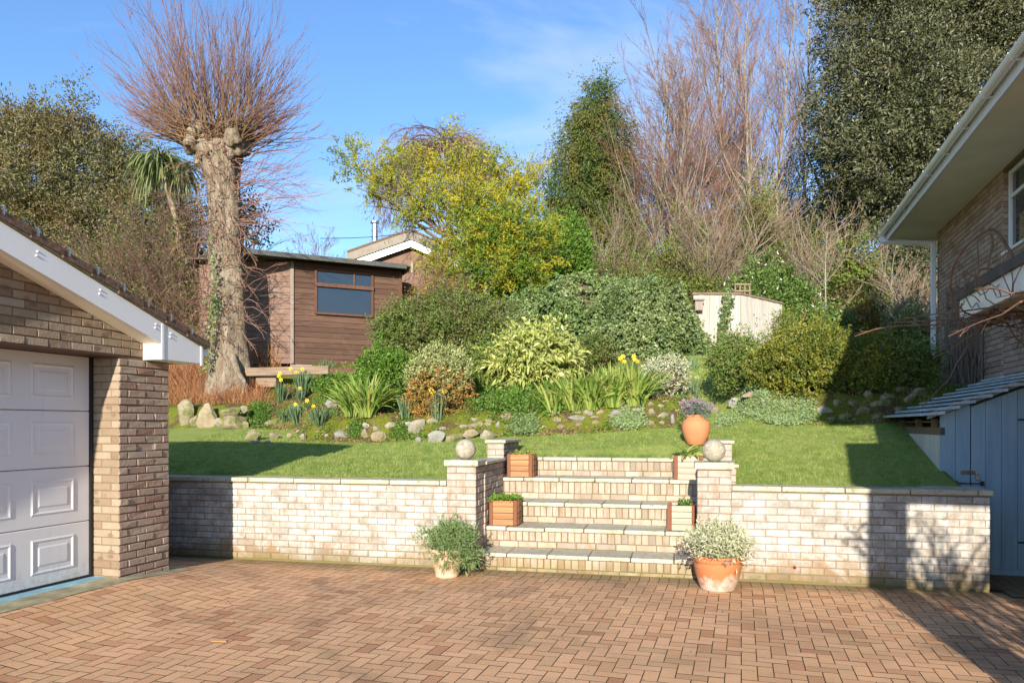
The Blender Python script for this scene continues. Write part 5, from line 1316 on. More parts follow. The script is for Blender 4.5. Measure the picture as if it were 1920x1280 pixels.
# russet stems below the trunk
def tufts(name, kind, px0, px1, y0, y1, n, h0, h1, w, mat, lean=.3, label=None, cat=None, ybias=None):
    px = rng.uniform(px0, px1, n); py = rng.uniform(y0, y1, n); P = []
    for a, b in zip(px[:900], py[:900]): P.append(G(a, b, 8.6, 24))
    P = np.array(P); k = rng.integers(0, len(P), n); P = P[k]+rng.normal(0, .09, (n, 3))*np.array([1, 1, 0]); P[:, 2] = terrXY(P[:, 0], P[:, 1])-.01
    mb = MB(); ribbons(mb, P, np.stack([rng.normal(0, lean, n), rng.normal(0, lean, n), np.ones(n)], -1), rng.uniform(h0, h1, n), w, 4, .06, .08)
    o = mb.build(name, M[mat], org=P.mean(0))
    if kind: o['kind'] = kind
    else: tag(o, label, cat)
    return o
tufts('dry_stems', 'stuff', 300, 490, 703, 757, 6500, .06, .40, .010, 'dry_red', .75)
tufts('dry_stems', 'stuff', 300, 400, 680, 725, 2600, .2, .75, .010, 'dry_red', .45)
tufts('dry_stems', 'stuff', 300, 500, 700, 762, 1800, .1, .45, .008, 'dry_orange', .8)
tufts('tufted_grass', None, 472, 522, 672, 694, 1500, .4, .95, .009, 'dry_orange', .3, 'tuft of orange dry grass between the trunk and the cabin', 'grass tuft')

# ------------------------------------------------------------------ border plants
def strap(label, px, py, n, L, Wd, droop=.28, mat='strap', name='strap_leaved_clump', cat='plant', spread=.8, rad=.12, yellow=0, group=None, Y=None, up=.9):
    p = G(px, py) if Y is None else np.array([(px-960)/F*Y, Y, float(terrXY((px-960)/F*Y, Y))])
    a = rng.uniform(0, 6.28, n); rr = rng.random(n)*rad
    P0 = p+np.stack([rr*np.cos(a), rr*np.sin(a), np.full(n, -.02)], -1); D = np.stack([np.cos(a)*spread*rng.uniform(.1, 1, n), np.sin(a)*spread*rng.uniform(.1, 1, n), np.full(n, up)], -1)
    mb = MB(); ribbons(mb, P0, D, L*rng.uniform(.6, 1.1, n), Wd, 8, droop*rng.uniform(.5, 1.3, n)); o = mb.build(name, M[mat], org=p); tag(o, label, cat, group); return o
for i, (px, py, n, L, lab) in enumerate([(690, 782, 170, .62, 'large strap-leaved clump left of the bright glossy shrub'), (660, 780, 90, .50, 'strap-leaved clump beside the chalk-white rock'),
        (1075, 770, 110, .50, 'strap-leaved clump under the right side of the spotted laurel'), (1110, 768, 120, .52, 'strap-leaved clump between the spotted laurel and the yellow daffodils'),
        (1150, 764, 150, .56, 'tall strap-leaved clump just left of the yellow daffodils'), (1190, 762, 150, .56, 'tall strap-leaved clump with yellowing leaves under the yellow daffodils'), (1040, 772, 60, .42, 'small strap-leaved clump next to the ground cover'), (905, 735, 60, .42, 'grassy strap-leaved clump left of the spotted laurel')]):
    strap(lab, px, py, int(n*1.2), L*1.3, .034, .20, up=1.5, group='strap-leaved clumps in the border')
def daff(label, px, py, nl, L, flowers, lean=.18, spread=.35):
    p = G(px, py); t = thing('daffodil_clump', label, 'daffodils', p, 0, 'daffodils and their leaf clumps')
    a = rng.uniform(0, 6.28, nl); rr = rng.random(nl)*.10
    P0 = p+np.stack([rr*np.cos(a), rr*np.sin(a), np.full(nl, -.02)], -1); D = np.stack([np.cos(a)*spread*rng.random(nl), np.sin(a)*spread*rng.random(nl), np.ones(nl)], -1)
    mb = MB(); ribbons(mb, P0, D, L*rng.uniform(.7, 1.1, nl), .016, 6, .05*rng.uniform(0, 2, nl)); mb.build('leaves', M['daff_leaf'], t)
    for (fx, fy) in flowers:
        q = W(fx, fy, p[1]-.05); mb = MB(); tubes(mb, np.array([[p+np.array([0, 0, 0]), (p+q)/2+np.array([0, 0, .05]), q+np.array([0, .02, 0])]]), .004, .003, 4); mb.build('stalk', M['daff_leaf'], t)
        mb = MB(); n = 6; a = np.arange(n)*2*pi/n+random.random(); D = np.stack([np.cos(a), np.full(n, -.25), np.sin(a)], -1)
        for k_ in range(n):
            d = D[k_]; s_ = unit(np.cross(d, np.array([0, -1., .1]))); mb.add([q, q+d*.025+s_*.013, q+d*.05, q+d*.025-s_*.013], np.array([[0, 1, 2, 3]]))
        c_ = MB(); c_.lathe([(.008, 0), (.014, .02), (.020, .034), (.017, .034), (.010, .01)], 12); V = c_.V[0]; mb.add(np.stack([V[:, 0]+q[0], -V[:, 2]+q[1], V[:, 1]+q[2]], -1), c_.F[0])
        mb.build('flower', M['daff'], t)
daff('daffodils with two stacked blooms left of the tall grey-green clump', 527, 752, 60, .42, [(523, 705), (527, 712), (525, 700)])
daff('tall grey-green leaf clump with three yellow blooms at its top', 568, 745, 120, .60, [(545, 691), (567, 692), (556, 698)])
daff('single-bloom daffodil in front of the tall grey-green clump', 562, 752, 40, .32, [(562, 728)])
daff('grey-green leaf clump without flowers in front of the cabin base', 612, 715, 110, .50, [])
daff('low daffodils with pale blooms beside the dark grey boulder', 560, 795, 110, .45, [(554, 758), (576, 751), (588, 762)], spread=.6)
daff('daffodil clump with two blooms in front of the brown-tinged clipped shrub', 822, 785, 100, .46, [(808, 730), (812, 735), (833, 733)], spread=.3)
daff('thin grey-green daffodil leaves left of the two-bloom clump', 762, 785, 36, .40, [])
daff('yellow daffodils standing above the strap leaves near the ivy', 1180, 735, 80, .62, [(1163, 672), (1170, 678), (1168, 668), (1190, 674), (1196, 678), (1188, 668)])
daff('blue-green leaf clump at the top of the grass path', 1300, 742, 60, .36, [])
daff('small leaf clump below the left end of the white fence', 1296, 692, 36, .30, [])
daff('grassy daffodil leaves left of the dark grey boulder', 536, 790, 60, .30, [], spread=.8)
daff('grassy daffodil leaves right of the dark grey boulder', 600, 798, 90, .34, [], spread=.8)
def mat_plant(label, px0, px1, y0, y1, n, L, Wd, mat, h_=.10, name='ground_cover_plant', kind=None, per=5):
    px = rng.uniform(px0, px1, n); py = rng.uniform(y0, y1, n); e = (((px-(px0+px1)/2)/((px1-px0)/2))**2+((py-(y0+y1)/2)/((y1-y0)/2))**2) < 1.0
    P = np.array([G(a, b, 8.6, 24) for a, b in zip(px[e][:500], py[e][:500])]); m = int(n*per*.6); k = rng.integers(0, len(P), m)
    Q = P[k]+rng.normal(0, .05, (m, 3))*np.array([1, 1, 0]); Q[:, 2] = terrXY(Q[:, 0], Q[:, 1])+rng.random(m)**.6*h_
    D = rng.normal(0, .8, (m, 3)); D[:, 2] = rng.uniform(-.1, 1.0, m); mb = MB(); leafcards(mb, Q, D, L, Wd, .25); o = mb.build(name, M[mat], org=P.mean(0))
    if kind: o['kind'] = kind
    else: tag(o, label, 'plant')
mat_plant('bright green mounded ground cover under the spotted laurel', 855, 1080, 722, 790, 1500, .05, .045, 'cover', .22)
mat_plant('fleshy pale green mat in front of the dark green shrub', 1385, 1440, 745, 785, 900, .045, .026, 'silver', .08)
mat_plant('long fleshy pale green mat under the yellow-green bush', 1420, 1530, 765, 800, 1200, .045, .026, 'silver', .07)
mat_plant('silvery crinkled rosette below the white-speckled boulder', 1152, 1205, 782, 808, 600, .045, .04, 'silver', .09)
mat_plant('spiky grey-green rosette on the moss right of the stacked stones', 962, 1010, 793, 820, 420, .07, .022, 'sage', .10)
mat_plant('small green mat between the two buff stones', 655, 680, 800, 822, 300, .03, .025, 'cover', .07)
mat_plant('small green mat right of the triangular tan stone', 735, 775, 802, 822, 360, .03, .025, 'cover', .07)
mat_plant('green leafy patch left of the dark grey boulder', 468, 505, 770, 800, 500, .045, .03, 'cover', .12)
mat_plant('small weed tuft by the path right of the urn', 1345, 1385, 780, 800, 200, .05, .02, 'silver', .05)
# moss and litter over the bank (uncountable)
def bank(n, mat, L, Wd, h_, name, s0=-8.5, s1=4, t1=14.0, lim=.5):
    s = rng.uniform(s0, s1, n*2); t = tb(s)-.05+rng.random(n*2)**1.6*(t1-11.4)
    nz = np.sin(s*4.1+t*2.2)+np.sin(s*1.7-t*3.3+2)+np.sin(s*9-t*5)*.6
    ok = (np.exp(-((s-.58)/.36)**4) < .3) & (nz > lim) if lim is not None else (np.exp(-((s-.58)/.36)**4) < .3)
    s, t = s[ok][:n], t[ok][:n]; P = np.stack([s*cos(TH)+t*sin(TH), -s*sin(TH)+t*cos(TH), terr(s, t)], -1); P[:, 2] += rng.random(len(P))*h_
    D = rng.normal(0, 1, P.shape); D[:, 2] = np.abs(D[:, 2]); mb = MB(); leafcards(mb, P, D, L*rng.uniform(.5, 1.3, len(P)), Wd, .2); o = mb.build(name, M[mat], org=P.mean(0)); o['kind'] = 'stuff'
bank(60000, 'moss', .022, .010, .012, 'moss', t1=12.1, lim=-.4)
bank(9000, 'dead_leaf', .05, .03, .02, 'leaf_litter', t1=15, lim=None)
bank(14000, 'cover', .045, .03, .06, 'ground_cover', t1=15, lim=.6)

# grass blades on the lawn and the path
n = 230000; s = rng.uniform(-8.4, 4.2, n); t = 8.29+(rng.random(n)**1.25)*5.0; s, t = s, t
ok = (t < tb(s)+.04) & ~((s > -2.45) & (s < .63) & (t < 9.90)) & ~((s > 2.78) & (t < 9.06)) & ~((s > 2.3) & (t < 8.32+(s-2.3)*1.4))
s, t = s[ok], t[ok]; P = np.stack([s*cos(TH)+t*sin(TH), -s*sin(TH)+t*cos(TH), terr(s, t)-.004], -1)
xp = (P[:, 0]-4.7)*cos(GA)-(P[:, 1]-8.2)*sin(GA); ok = ~((xp > -.02) & (s > 2)); P = P[ok]; w_ = np.sin(P[:, 0]*2.1+1.3*np.sin(P[:, 1]*1.7))*np.sin(P[:, 1]*3.1+P[:, 0]*.7)+.5*np.sin(P[:, 0]*7+P[:, 1]*5); P = P[(w_ < .55) | (rng.random(len(P)) < .45)]
mb = MB(); q_ = .5+.5*np.sin(P[:, 0]*9+np.sin(P[:, 1]*7)*2)*np.sin(P[:, 1]*11+P[:, 0]*3); blades(mb, P, rng.uniform(.018, .042, len(P))*(.7+.8*q_), .006, .45)
n = 26000; s = rng.uniform(.1, 1.05, n); t = rng.uniform(11.4, 16.5, n); Pq = np.stack([s*cos(TH)+t*sin(TH), -s*sin(TH)+t*cos(TH), terr(s, t)-.004], -1); blades(mb, Pq, rng.uniform(.02, .05, n), .006, .4)
o = mb.build('grass', M['grass'], org=(0, 10, 1.2)); o['kind'] = 'stuff'
# longer tufts where the mower misses: against walls, steps and piers
n = 9000; s = np.concatenate([rng.uniform(-5.6, -2.5, n//3), rng.uniform(.6, 2.4, n//3), rng.uniform(-2.2, .4, n//3)]); t = np.concatenate([np.abs(rng.normal(0, .04, n//3*2))+8.29, np.abs(rng.normal(0, .05, n//3))+9.89])
P = np.stack([s*cos(TH)+t*sin(TH), -s*sin(TH)+t*cos(TH), terr(s, t)-.005], -1); mb = MB(); blades(mb, P, rng.uniform(.03, .085, len(P)), .005, .5); o = mb.build('grass', M['grass'], org=(0, 8.5, 1)); o['kind'] = 'stuff'

# ------------------------------------------------------------------ pots and planters
def pot(name, label, p, prof, mat, soil_r, soil_z):
    t = thing(name, label, 'plant pot', p)
    mb = MB(); mb.lathe(prof, 56, p[0], p[1], p[2]); mb.build('body', M[mat], t, sm=True)
    mb = MB(); mb.lathe([(.001, soil_z+.008), (soil_r*.5, soil_z+.01), (soil_r, soil_z)], 24, p[0], p[1], p[2], .003); mb.build('soil', M['soil'], t); return t
pL = np.array([(838-960)/F*7.95, 7.95, .0]); pR = np.array([(1345.5-960)/F*7.36, 7.36, .0]); pU = G(1305, 835)
pot('terracotta_pot', 'pale pink terracotta pot at the left foot of the steps', pL, [(.001, 0), (.115, 0), (.122, .012), (.124, .03), (.118, .038), (.128, .06), (.150, .13), (.166, .20), (.172, .255), (.182, .258), (.185, .30), (.175, .305), (.165, .30), (.160, .26)], 'terracotta_pale', .163, .268)
pot('terracotta_pot', 'orange terracotta pot with white lime bloom at the right foot of the steps', pR, [(.001, 0), (.160, 0), (.168, .012), (.185, .06), (.212, .14), (.228, .22), (.230, .262), (.226, .27), (.234, .275), (.237, .30), (.230, .312), (.238, .318), (.238, .336), (.226, .342), (.214, .335), (.205, .29)], 'terracotta_lime', .207, .295)
pot('terracotta_urn', 'round-bodied terracotta urn on the lawn above the steps', pU, [(.001, 0), (.10, 0), (.12, .02), (.155, .10), (.182, .18), (.190, .25), (.180, .31), (.150, .345), (.132, .358), (.130, .37), (.138, .382), (.146, .392), (.140, .404), (.126, .406), (.12, .39), (.12, .37)], 'terracotta', .122, .385)
def potplant(name, label, c, r, rz_, mat, ns, per, L, Wd, cat='plant', up=.3, spread=.7, **k):
    t = thing(name, label, cat, c); B = lumps(c[0], c[1], c[2]+rz_*.4, r[0], r[1], rz_, 6, .5)
    mb = MB(); sprigs(mb, B, ns, per, L, Wd, k.pop('ln', .08), .22, up, .6, spread, **k); mb.build('foliage', M[mat], t)
    mb = MB(); stems(mb, (c[0], c[1], c[2]-.02), r[0]*.9, r[1]*.9, rz_*1.2, 18, .004, .9); mb.build('stems', M['stem'], t); return t
potplant('lavender_bush', 'bushy green narrow-leaved plant spilling over the pale pot', pL+np.array([.02, 0, .31]), (.29, .24), .17, 'sage', 520, 11, .062, .010, ln=.09)
mb = MB(); sprigs(mb, [(pL[0]+.06, pL[1]-.12, .26, .13, .10, .10), (pL[0]+.20, pL[1]-.02, .26, .11, .12, .10)], 150, 11, .06, .010, .09, .2, -.4, .6, .7)
mb.build('trailing_foliage', M['sage'], bpy.data.objects['lavender_bush'])
potplant('hebe_shrub', 'silvery variegated shrub with cream leaf edges in the orange pot', pR+np.array([0, 0, .36]), (.27, .25), .17, 'euonymus', 420, 12, .050, .014, ln=.12, up=.6)
mb = MB(); sprigs(mb, [(pR[0], pR[1], .36, .22, .2, .10), (pR[0]-.28, pR[1], .36, .08, .08, .04), (pR[0]+.27, pR[1], .36, .06, .06, .03)], 90, 10, .045, .015, .08, .2, 0, .6, .7); mb.build('dark_leaves', M['twig_purple'], bpy.data.objects['hebe_shrub'])
potplant('lavender_plant', 'grey-green plant with lilac flowers in the urn', pU+np.array([0, 0, .42]), (.16, .15), .09, 'lav', 300, 10, .045, .008, ln=.08, up=.4)
mb = MB(); sprigs(mb, [(pU[0], pU[1], pU[2]+.52, .19, .15, .09)], 90, 8, .026, .018, .04, .2, .4, .8, 1); mb.build('flowers', M['lilac'], bpy.data.objects['lavender_plant'])

def planter(label, s0, t0, z0, w, d, h_, panel, gi):
    t = thing('wooden_planter', label, 'planter', ST(s0+w/2, t0+d/2, z0), -TH, 'slatted wooden planters on the steps')
    for (a, b_) in ((0, 0), (w-.045, 0), (0, d-.045), (w-.045, d-.045)):
        mb = FW.mb(); mb.bbox(s0+a, s0+a+.045, t0+b_, t0+b_+.045, z0+.002, z0+h_, .004); mb.build('corner_post', M['wood_post'], t)
    n = 4; sh = (h_-.005)/n
    for nm, ax in (('front_panel', 0), ('back_panel', 1), ('side_panel', 2), ('side_panel', 3)):
        mb = FW.mb()
        for i in range(n):
            a, b_ = z0+.004+i*sh, z0+.004+(i+1)*sh-.005
            if ax == 0: mb.bbox(s0+.046, s0+w-.046, t0-.004, t0+.014, a, b_, .003)
            if ax == 1: mb.bbox(s0+.046, s0+w-.046, t0+d-.014, t0+d+.004, a, b_, .003)
            if ax == 2: mb.bbox(s0+w-.014, s0+w+.004, t0+.046, t0+d-.046, a, b_, .003)
            if ax == 3: mb.bbox(s0-.004, s0+.014, t0+.046, t0+d-.046, a, b_, .003)
        mb.build(nm, M[panel], t)
    mb = FW.mb(); mb.box(s0+.02, s0+w-.02, t0+.02, t0+d-.02, z0+.05, z0+h_-.03); mb.build('soil', M['soil'], t)
planter('honey-coloured slatted planter on the second step, left side, with small green leaves', -2.175, 8.50, .437, .335, .31, .295, 'wood_planter', 0)
planter('slatted planter on the fourth step, left side, in front of the brick block', -2.145, 9.30, .947, .33, .30, .295, 'wood_planter', 0)
planter('pinkish slatted planter on the second step, right side, beside the pier', -.125, 8.50, .437, .31, .31, .285, 'wood_pale', 0)
planter('bleached white slatted planter on the fourth step, right side, with an upright leafy plant', -.06, 9.29, .947, .34, .30, .295, 'wood_pale', 0)
def tuftplant(label, s, t_, z, rs, rt, n, L, Wd, mat, h_=.06, name='bedding_plant'):
    m = n; S_ = s+rng.uniform(-rs, rs, m); T_ = t_+rng.uniform(-rt, rt, m); P = np.stack([S_*cos(TH)+T_*sin(TH), -S_*sin(TH)+T_*cos(TH), z+rng.random(m)*h_], -1)
    D = rng.normal(0, .7, P.shape); D[:, 2] = rng.uniform(0, 1.1, m); mb = MB(); leafcards(mb, P, D, L*rng.uniform(.6, 1.3, m), Wd, .25); o = mb.build(name, M[mat], org=ST(s, t_, z)); tag(o, label, 'plant')
tuftplant('bright green leafy bedding plants filling the lower left planter', -2.01, 8.64, .705, .165, .14, 420, .045, .035, 'bright', .06)
tuftplant('sparse dry sprigs in the upper left planter', -1.98, 9.45, 1.215, .13, .11, 60, .05, .02, 'golden', .04)
tuftplant('small green sprig in the lower right planter', .06, 8.62, .70, .07, .06, 110, .04, .02, 'bright', .07)
p = ST(.10, 9.44, 1.20); n = 22; a = rng.uniform(0, 6.28, n); mb = MB()
ribbons(mb, np.repeat(p[None], n, 0)+rng.normal(0, .015, (n, 3)), np.stack([np.cos(a)*rng.uniform(.3, 1.3, n), np.sin(a)*rng.uniform(.3, 1.3, n), np.full(n, .9)], -1), rng.uniform(.22, .36, n), .05, 7, .20); o = mb.build('rosette_plant', M['strap'], org=p); tag(o, 'upright rosette of broad green leaves in the bleached planter', 'plant')

# ------------------------------------------------------------------ far bungalow
def far_house():
    Y = 30.0; p0 = W(650, 0, Y); t = thing('far_house', 'distant gabled house with grey verge boards and a steel flue above the cabin', 'house', W(770, 560, Y))
    ap = W(772, 437, Y); l = W(655, 478, Y); r_ = W(895, 492, Y); mb = MB()
    def band(a, b, dz0, dz1, y0, y1):
        V = []
        for yy in (y0, y1):
            V += [(a[0], yy, a[2]+dz0), (b[0], yy, b[2]+dz0), (b[0], yy, b[2]+dz1), (a[0], yy, a[2]+dz1)]
        return V
    Fb = np.array([[0, 1, 2, 3], [4, 5, 6, 7], [0, 1, 5, 4], [3, 2, 6, 7], [0, 3, 7, 4], [1, 2, 6, 5]])
    mb.add(band(l, ap, .0, .09, Y-.4, Y+8), Fb); mb.add(band(ap, r_, .09-.0, .0, Y-.4, Y+8)[:0] or band(ap, r_, .0, .09, Y-.4, Y+8), Fb); mb.build('roof', M['tile'], t)
    mb = MB(); mb.add(band(l, ap, -.34, -.01, Y-.38, Y-.34), Fb); mb.add(band(ap, r_, -.34, -.01, Y-.38, Y-.34), Fb); mb.build('bargeboard', plain('weathered_board', (.26, .23, .19), .8, .15, 3), t)
    mb = MB(); mb.add(band(l, ap, -.62, -.30, Y-.30, Y-.27), Fb); mb.add(band(ap, r_, -.62, -.30, Y-.30, Y-.27), Fb); mb.build('inner_bargeboard', M['white'], t)
    mb = MB(); mb.prism([(l[0]+.3, 3.5), (r_[0]-.3, 3.5), (r_[0]-.3, r_[2]-.3), (ap[0], ap[2]-.3), (l[0]+.3, l[2]-.3)], Y, Y+8, 'xz'); mb.build('wall', plain('brown_wall', (.20, .12, .09), .8), t)
    fl = W(703, 0, Y+1); mb = MB(); mb.lathe([(.13, 6.9), (.13, 9.6), (.145, 9.61), (.145, 9.68), (.13, 9.7), (.13, 9.86), (.10, 9.87), (.10, 9.93), (.19, 9.95), (.19, 10.02), (.001, 10.04)], 20, fl[0], fl[1]); mb.build('flue', M['steel'], t, sm=False)
far_house()
t = thing('far_house', 'pale roof corner of a distant house glimpsed above the ivy bank', 'house', W(1200, 500, 29)); p = W(1200, 492, 29)
mb = MB(); mb.prism([(p[0]-.55, p[2]-.3), (p[0], p[2]+.05), (p[0]+.6, p[2]-.25), (p[0]+.6, 4), (p[0]-.55, 4)], 29, 33, 'xz'); mb.build('wall', M['white'], t)

# ------------------------------------------------------------------ climber on the porch and trellis on the house wall
t = thing('wall_trellis', 'weathered lattice trellis with dry climber stems on the house wall', 'trellis', FH.w(np.array([-.03, 3.6, 2.6])), FH.rot)
mb = FH.mb()
ty0, ty1 = 2.7, 4.55; tz0, tz1 = 2.0, 3.55
for i in range(7): y = lerp(ty0, ty1, i/6); mb.box(-.045, -.025, y-.02, y+.02, tz0, tz1+(.25 if i > 3 else 0))
for i in range(6): z = lerp(tz0, tz1, i/5); mb.box(-.028, -.010, ty0, ty1, z-.015, z+.015)
mb.build('lattice', M['wood_trellis'], t)
n = 80; P0 = np.stack([np.full(n, -.06), rng.uniform(ty0, ty1, n), rng.uniform(tz0-.2, tz0+.5, n)], -1); S = paths(P0, np.stack([rng.normal(0, .05, n), rng.normal(0, .5, n), np.ones(n)], -1), rng.uniform(.7, 1.6, n), 8, .14, .04); S[..., 0] = np.clip(S[..., 0], -.16, -.03)
mb = MB(); tubes(mb, FH.w(S), .009, .004, 4); mb.build('dry_stems', M['wood_trellis'], t)
t = thing('bare_climber', 'bare climber with arching canes over the porch roof of the house', 'climber', FH.w(np.array([-.9, 0., 2.9])), FH.rot)
mb = MB()
def poly(pts, r0, r1, m=None):
    P = np.array(pts, float); k = np.linspace(0, len(P)-1, 24); 
    i = np.minimum(k.astype(int), len(P)-2); f_ = (k-i)[:, None]
    A = P[np.maximum(i-1, 0)]; B_ = P[i]; C_ = P[i+1]; D_ = P[np.minimum(i+2, len(P)-1)]
    Q = .5*((2*B_)+(-A+C_)*f_+(2*A-5*B_+4*C_-D_)*f_**2+(-A+3*B_-3*C_+D_)*f_**3)
    tubes(m if m is not None else mb, Q[None], r0, r1, 5)
YP = 7.6
poly([W(1800, 600, YP+.6), W(1783, 548, YP+.5), W(1788, 500, YP+.3), W(1812, 462, YP+.1), W(1845, 436, YP), W(1865, 432, YP), W(1890, 465, YP-.1), W(1925, 530, YP-.3)], .010, .017)
poly([W(1856, 438, YP), W(1861, 455, YP), W(1854, 490, YP-.05), W(1853, 520, YP-.1), W(1868, 558, YP-.1)], .013, .010)
poly([W(1925, 508, YP), W(1890, 506, YP), W(1850, 504, YP), W(1834, 510, YP), W(1830, 540, YP), W(1838, 552, YP)], .010, .005)
poly([W(1832, 440, YP), W(1834, 480, YP), W(1835, 508, YP)], .005, .006); poly([W(1824, 517, YP), W(1808, 508, YP)], .006, .008)
poly([W(1925, 540, YP), W(1905, 532, YP), W(1895, 522, YP)], .009, .005); poly([W(1757, 598, YP+1), W(1768, 578, YP+1), W(1785, 570, YP+.8), W(1796, 575, YP+.7)], .004, .007)
n = 46; S0 = np.stack([rng.uniform(-1.0, -.1, n), rng.uniform(-2.6, .25, n), rng.uniform(2.66, 2.78, n)], -1); S = paths(S0, np.stack([rng.normal(0, .6, n), rng.normal(0, 1, n), rng.normal(0, .22, n)], -1), rng.uniform(.4, 1.3, n), 7, .25); S[..., 2] = np.minimum(S[..., 2], 2.785)
Q, _, _ = sub(S, np.full(n, .8), 5, 4, .2, .9, .6, 0, .2, .3); Q[..., 2] = np.minimum(Q[..., 2], 2.787)
tubes(mb, FH.w(S), .010, .005, 4); tubes(mb, FH.w(Q), .005, .0025, 3)
n = 22; S0 = np.stack([np.full(n, -.94), rng.uniform(-1.6, .3, n), rng.uniform(2.7, 3.1, n)], -1); S = paths(S0, np.stack([rng.normal(-.2, .3, n), rng.normal(.3, 1, n), rng.normal(.2, .6, n)], -1), rng.uniform(.2, .6, n), 6, .3); tubes(mb, FH.w(S), .006, .0025, 4)
mb.build('canes', M['twig_brown'], t)

t = thing('bare_climber', 'unseen bare climber beside the porch column, added for its branch shadows', 'climber', (3.1, 2.2, 0))  # out of view, added to throw branch shadows on the wall and drive
n = 58; S0 = np.stack([rng.uniform(2.85, 3.6, n), rng.uniform(1.0, 2.1, n), rng.uniform(.0, 1.7, n)], -1); S = paths(S0, rng.normal(0, .5, (n, 3))*np.array([.7, .5, .5])+np.array([.1, 0, .9]), rng.uniform(.7, 1.4, n), 8, .16, .05)
Q, _, _ = sub(S, np.full(n, .9), 6, 6, .2, .98, .6, 0, .15, .4); Q2, _, _ = sub(Q, np.full(len(Q), .5), 4, 3, .2, .98, .7, 0, .2, .4)
for A_ in (S, Q, Q2): A_[..., 0] = np.maximum(A_[..., 0], .8*A_[..., 1]+.25); A_[..., 1] = np.minimum(A_[..., 1], 3.0)
mb = MB(); tubes(mb, S, .016, .007, 4); tubes(mb, Q, .008, .004, 3); tubes(mb, Q2, .005, .002, 3); mb.build('canes', M['twig_brown'], t)
mb = MB(); k = rng.integers(0, len(Q2), 900); leafcards(mb, Q2[k, 3], rdir(900), .06, .035, .2); mb.build('foliage', M['green_mid'], t)

mb = MB(); a, b_ = W(600, 447, 24), W(900, 402, 25.5); P = np.array([a+(b_-a)*k-np.array([0, 0, .25*math.sin(pi*k)]) for k in np.linspace(0, 1, 12)]); tubes(mb, P[None], .010, .010, 4)
o = mb.build('overhead_cable', M['iron'], org=a); tag(o, 'thin dark cable crossing the sky above the steel flue', 'cable')
n = 90; s = rng.uniform(-4.5, 4, n); t = rng.uniform(4.2, 8.0, n); P = np.stack([s*cos(TH)+t*sin(TH), -s*sin(TH)+t*cos(TH), np.full(n, .004)], -1); P[:, 2] += drive_h(P[:, 0], P[:, 1])
D = rdir(n); D[:, 2] = np.abs(D[:, 2])*.15; mb = MB(); leafcards(mb, P, D, rng.uniform(.015, .04, n), .014, .2); o = mb.build('leaf_litter', M['dead_leaf'], org=(0, 6, 0)); o['kind'] = 'stuff'
q = W(411, 1203, 1.62*1400/408); mb = MB(); mb.bbox(q[0]-.055, q[0]+.055, q[1]-.008, q[1]+.008, .002, .014, .002); o = mb.build('wood_scrap', M['wood_planter'], org=(q[0], q[1], 0)); tag(o, 'small tan scrap of wood lying on the block paving', 'wood scrap')

shrub('wild_shrub', 'loose green growth between the dark domed shrub and the spotted laurel', 880, 960, 640, 735, 'green_mid', 900, 8, .055, .028, nl=5, ln=.2, rough=.35)
shrub('wild_shrub', 'ivy and bramble growing up the foot of the straight bare trunks', 1385, 1470, 330, 560, 'thicket', 1700, 8, .09, .045, Y=22.5, depth=.5, nl=9, ln=.3, rough=.4)
shrub('wild_shrub', 'olive bramble at the foot of the conifer', 1120, 1240, 400, 530, 'dark_shrub', 1500, 8, .08, .03, Y=23, depth=.5, nl=8, ln=.3, rough=.4)

shrub('ivy_thicket', 'ragged green ivy and bramble mass above the garage roof left of the pollarded tree', 170, 400, 385, 640, 'thicket', 2600, 9, .09, .045, Y=20.3, depth=.35, nl=12, ln=.35, rough=.45)

mb = MB(); sprigs(mb, [BM[i] for i in (11, 12, 13, 14, 15)], 560, 22, .10, .028, .34, .4, .1, .5, .75); mb.build('green_foliage', M['bright'], [o for o in bpy.data.objects if o.name == 'mimosa_tree'][0])

shrub('undergrowth_shrub', 'dark evergreen undergrowth behind the bare trees, left of the big oak', 1330, 1600, 330, 600, 'holm', 3000, 12, .12, .055, Y=30, depth=.3, nl=12, ln=.5, rough=.4)
shrub('undergrowth_shrub', 'ivy-green scrub at the foot of the many-stemmed reddish tree', 1225, 1370, 400, 560, 'thicket', 1500, 9, .10, .045, Y=24, depth=.4, nl=9, ln=.35, rough=.4)
shrub('clipped_shrub', 'low clipped green hedge running from the yellow-green bush towards the downpipe', 1600, 1755, 650, 745, 'green_mid', 1800, 9, .05, .026, depth=.5, nl=8, ln=.12)

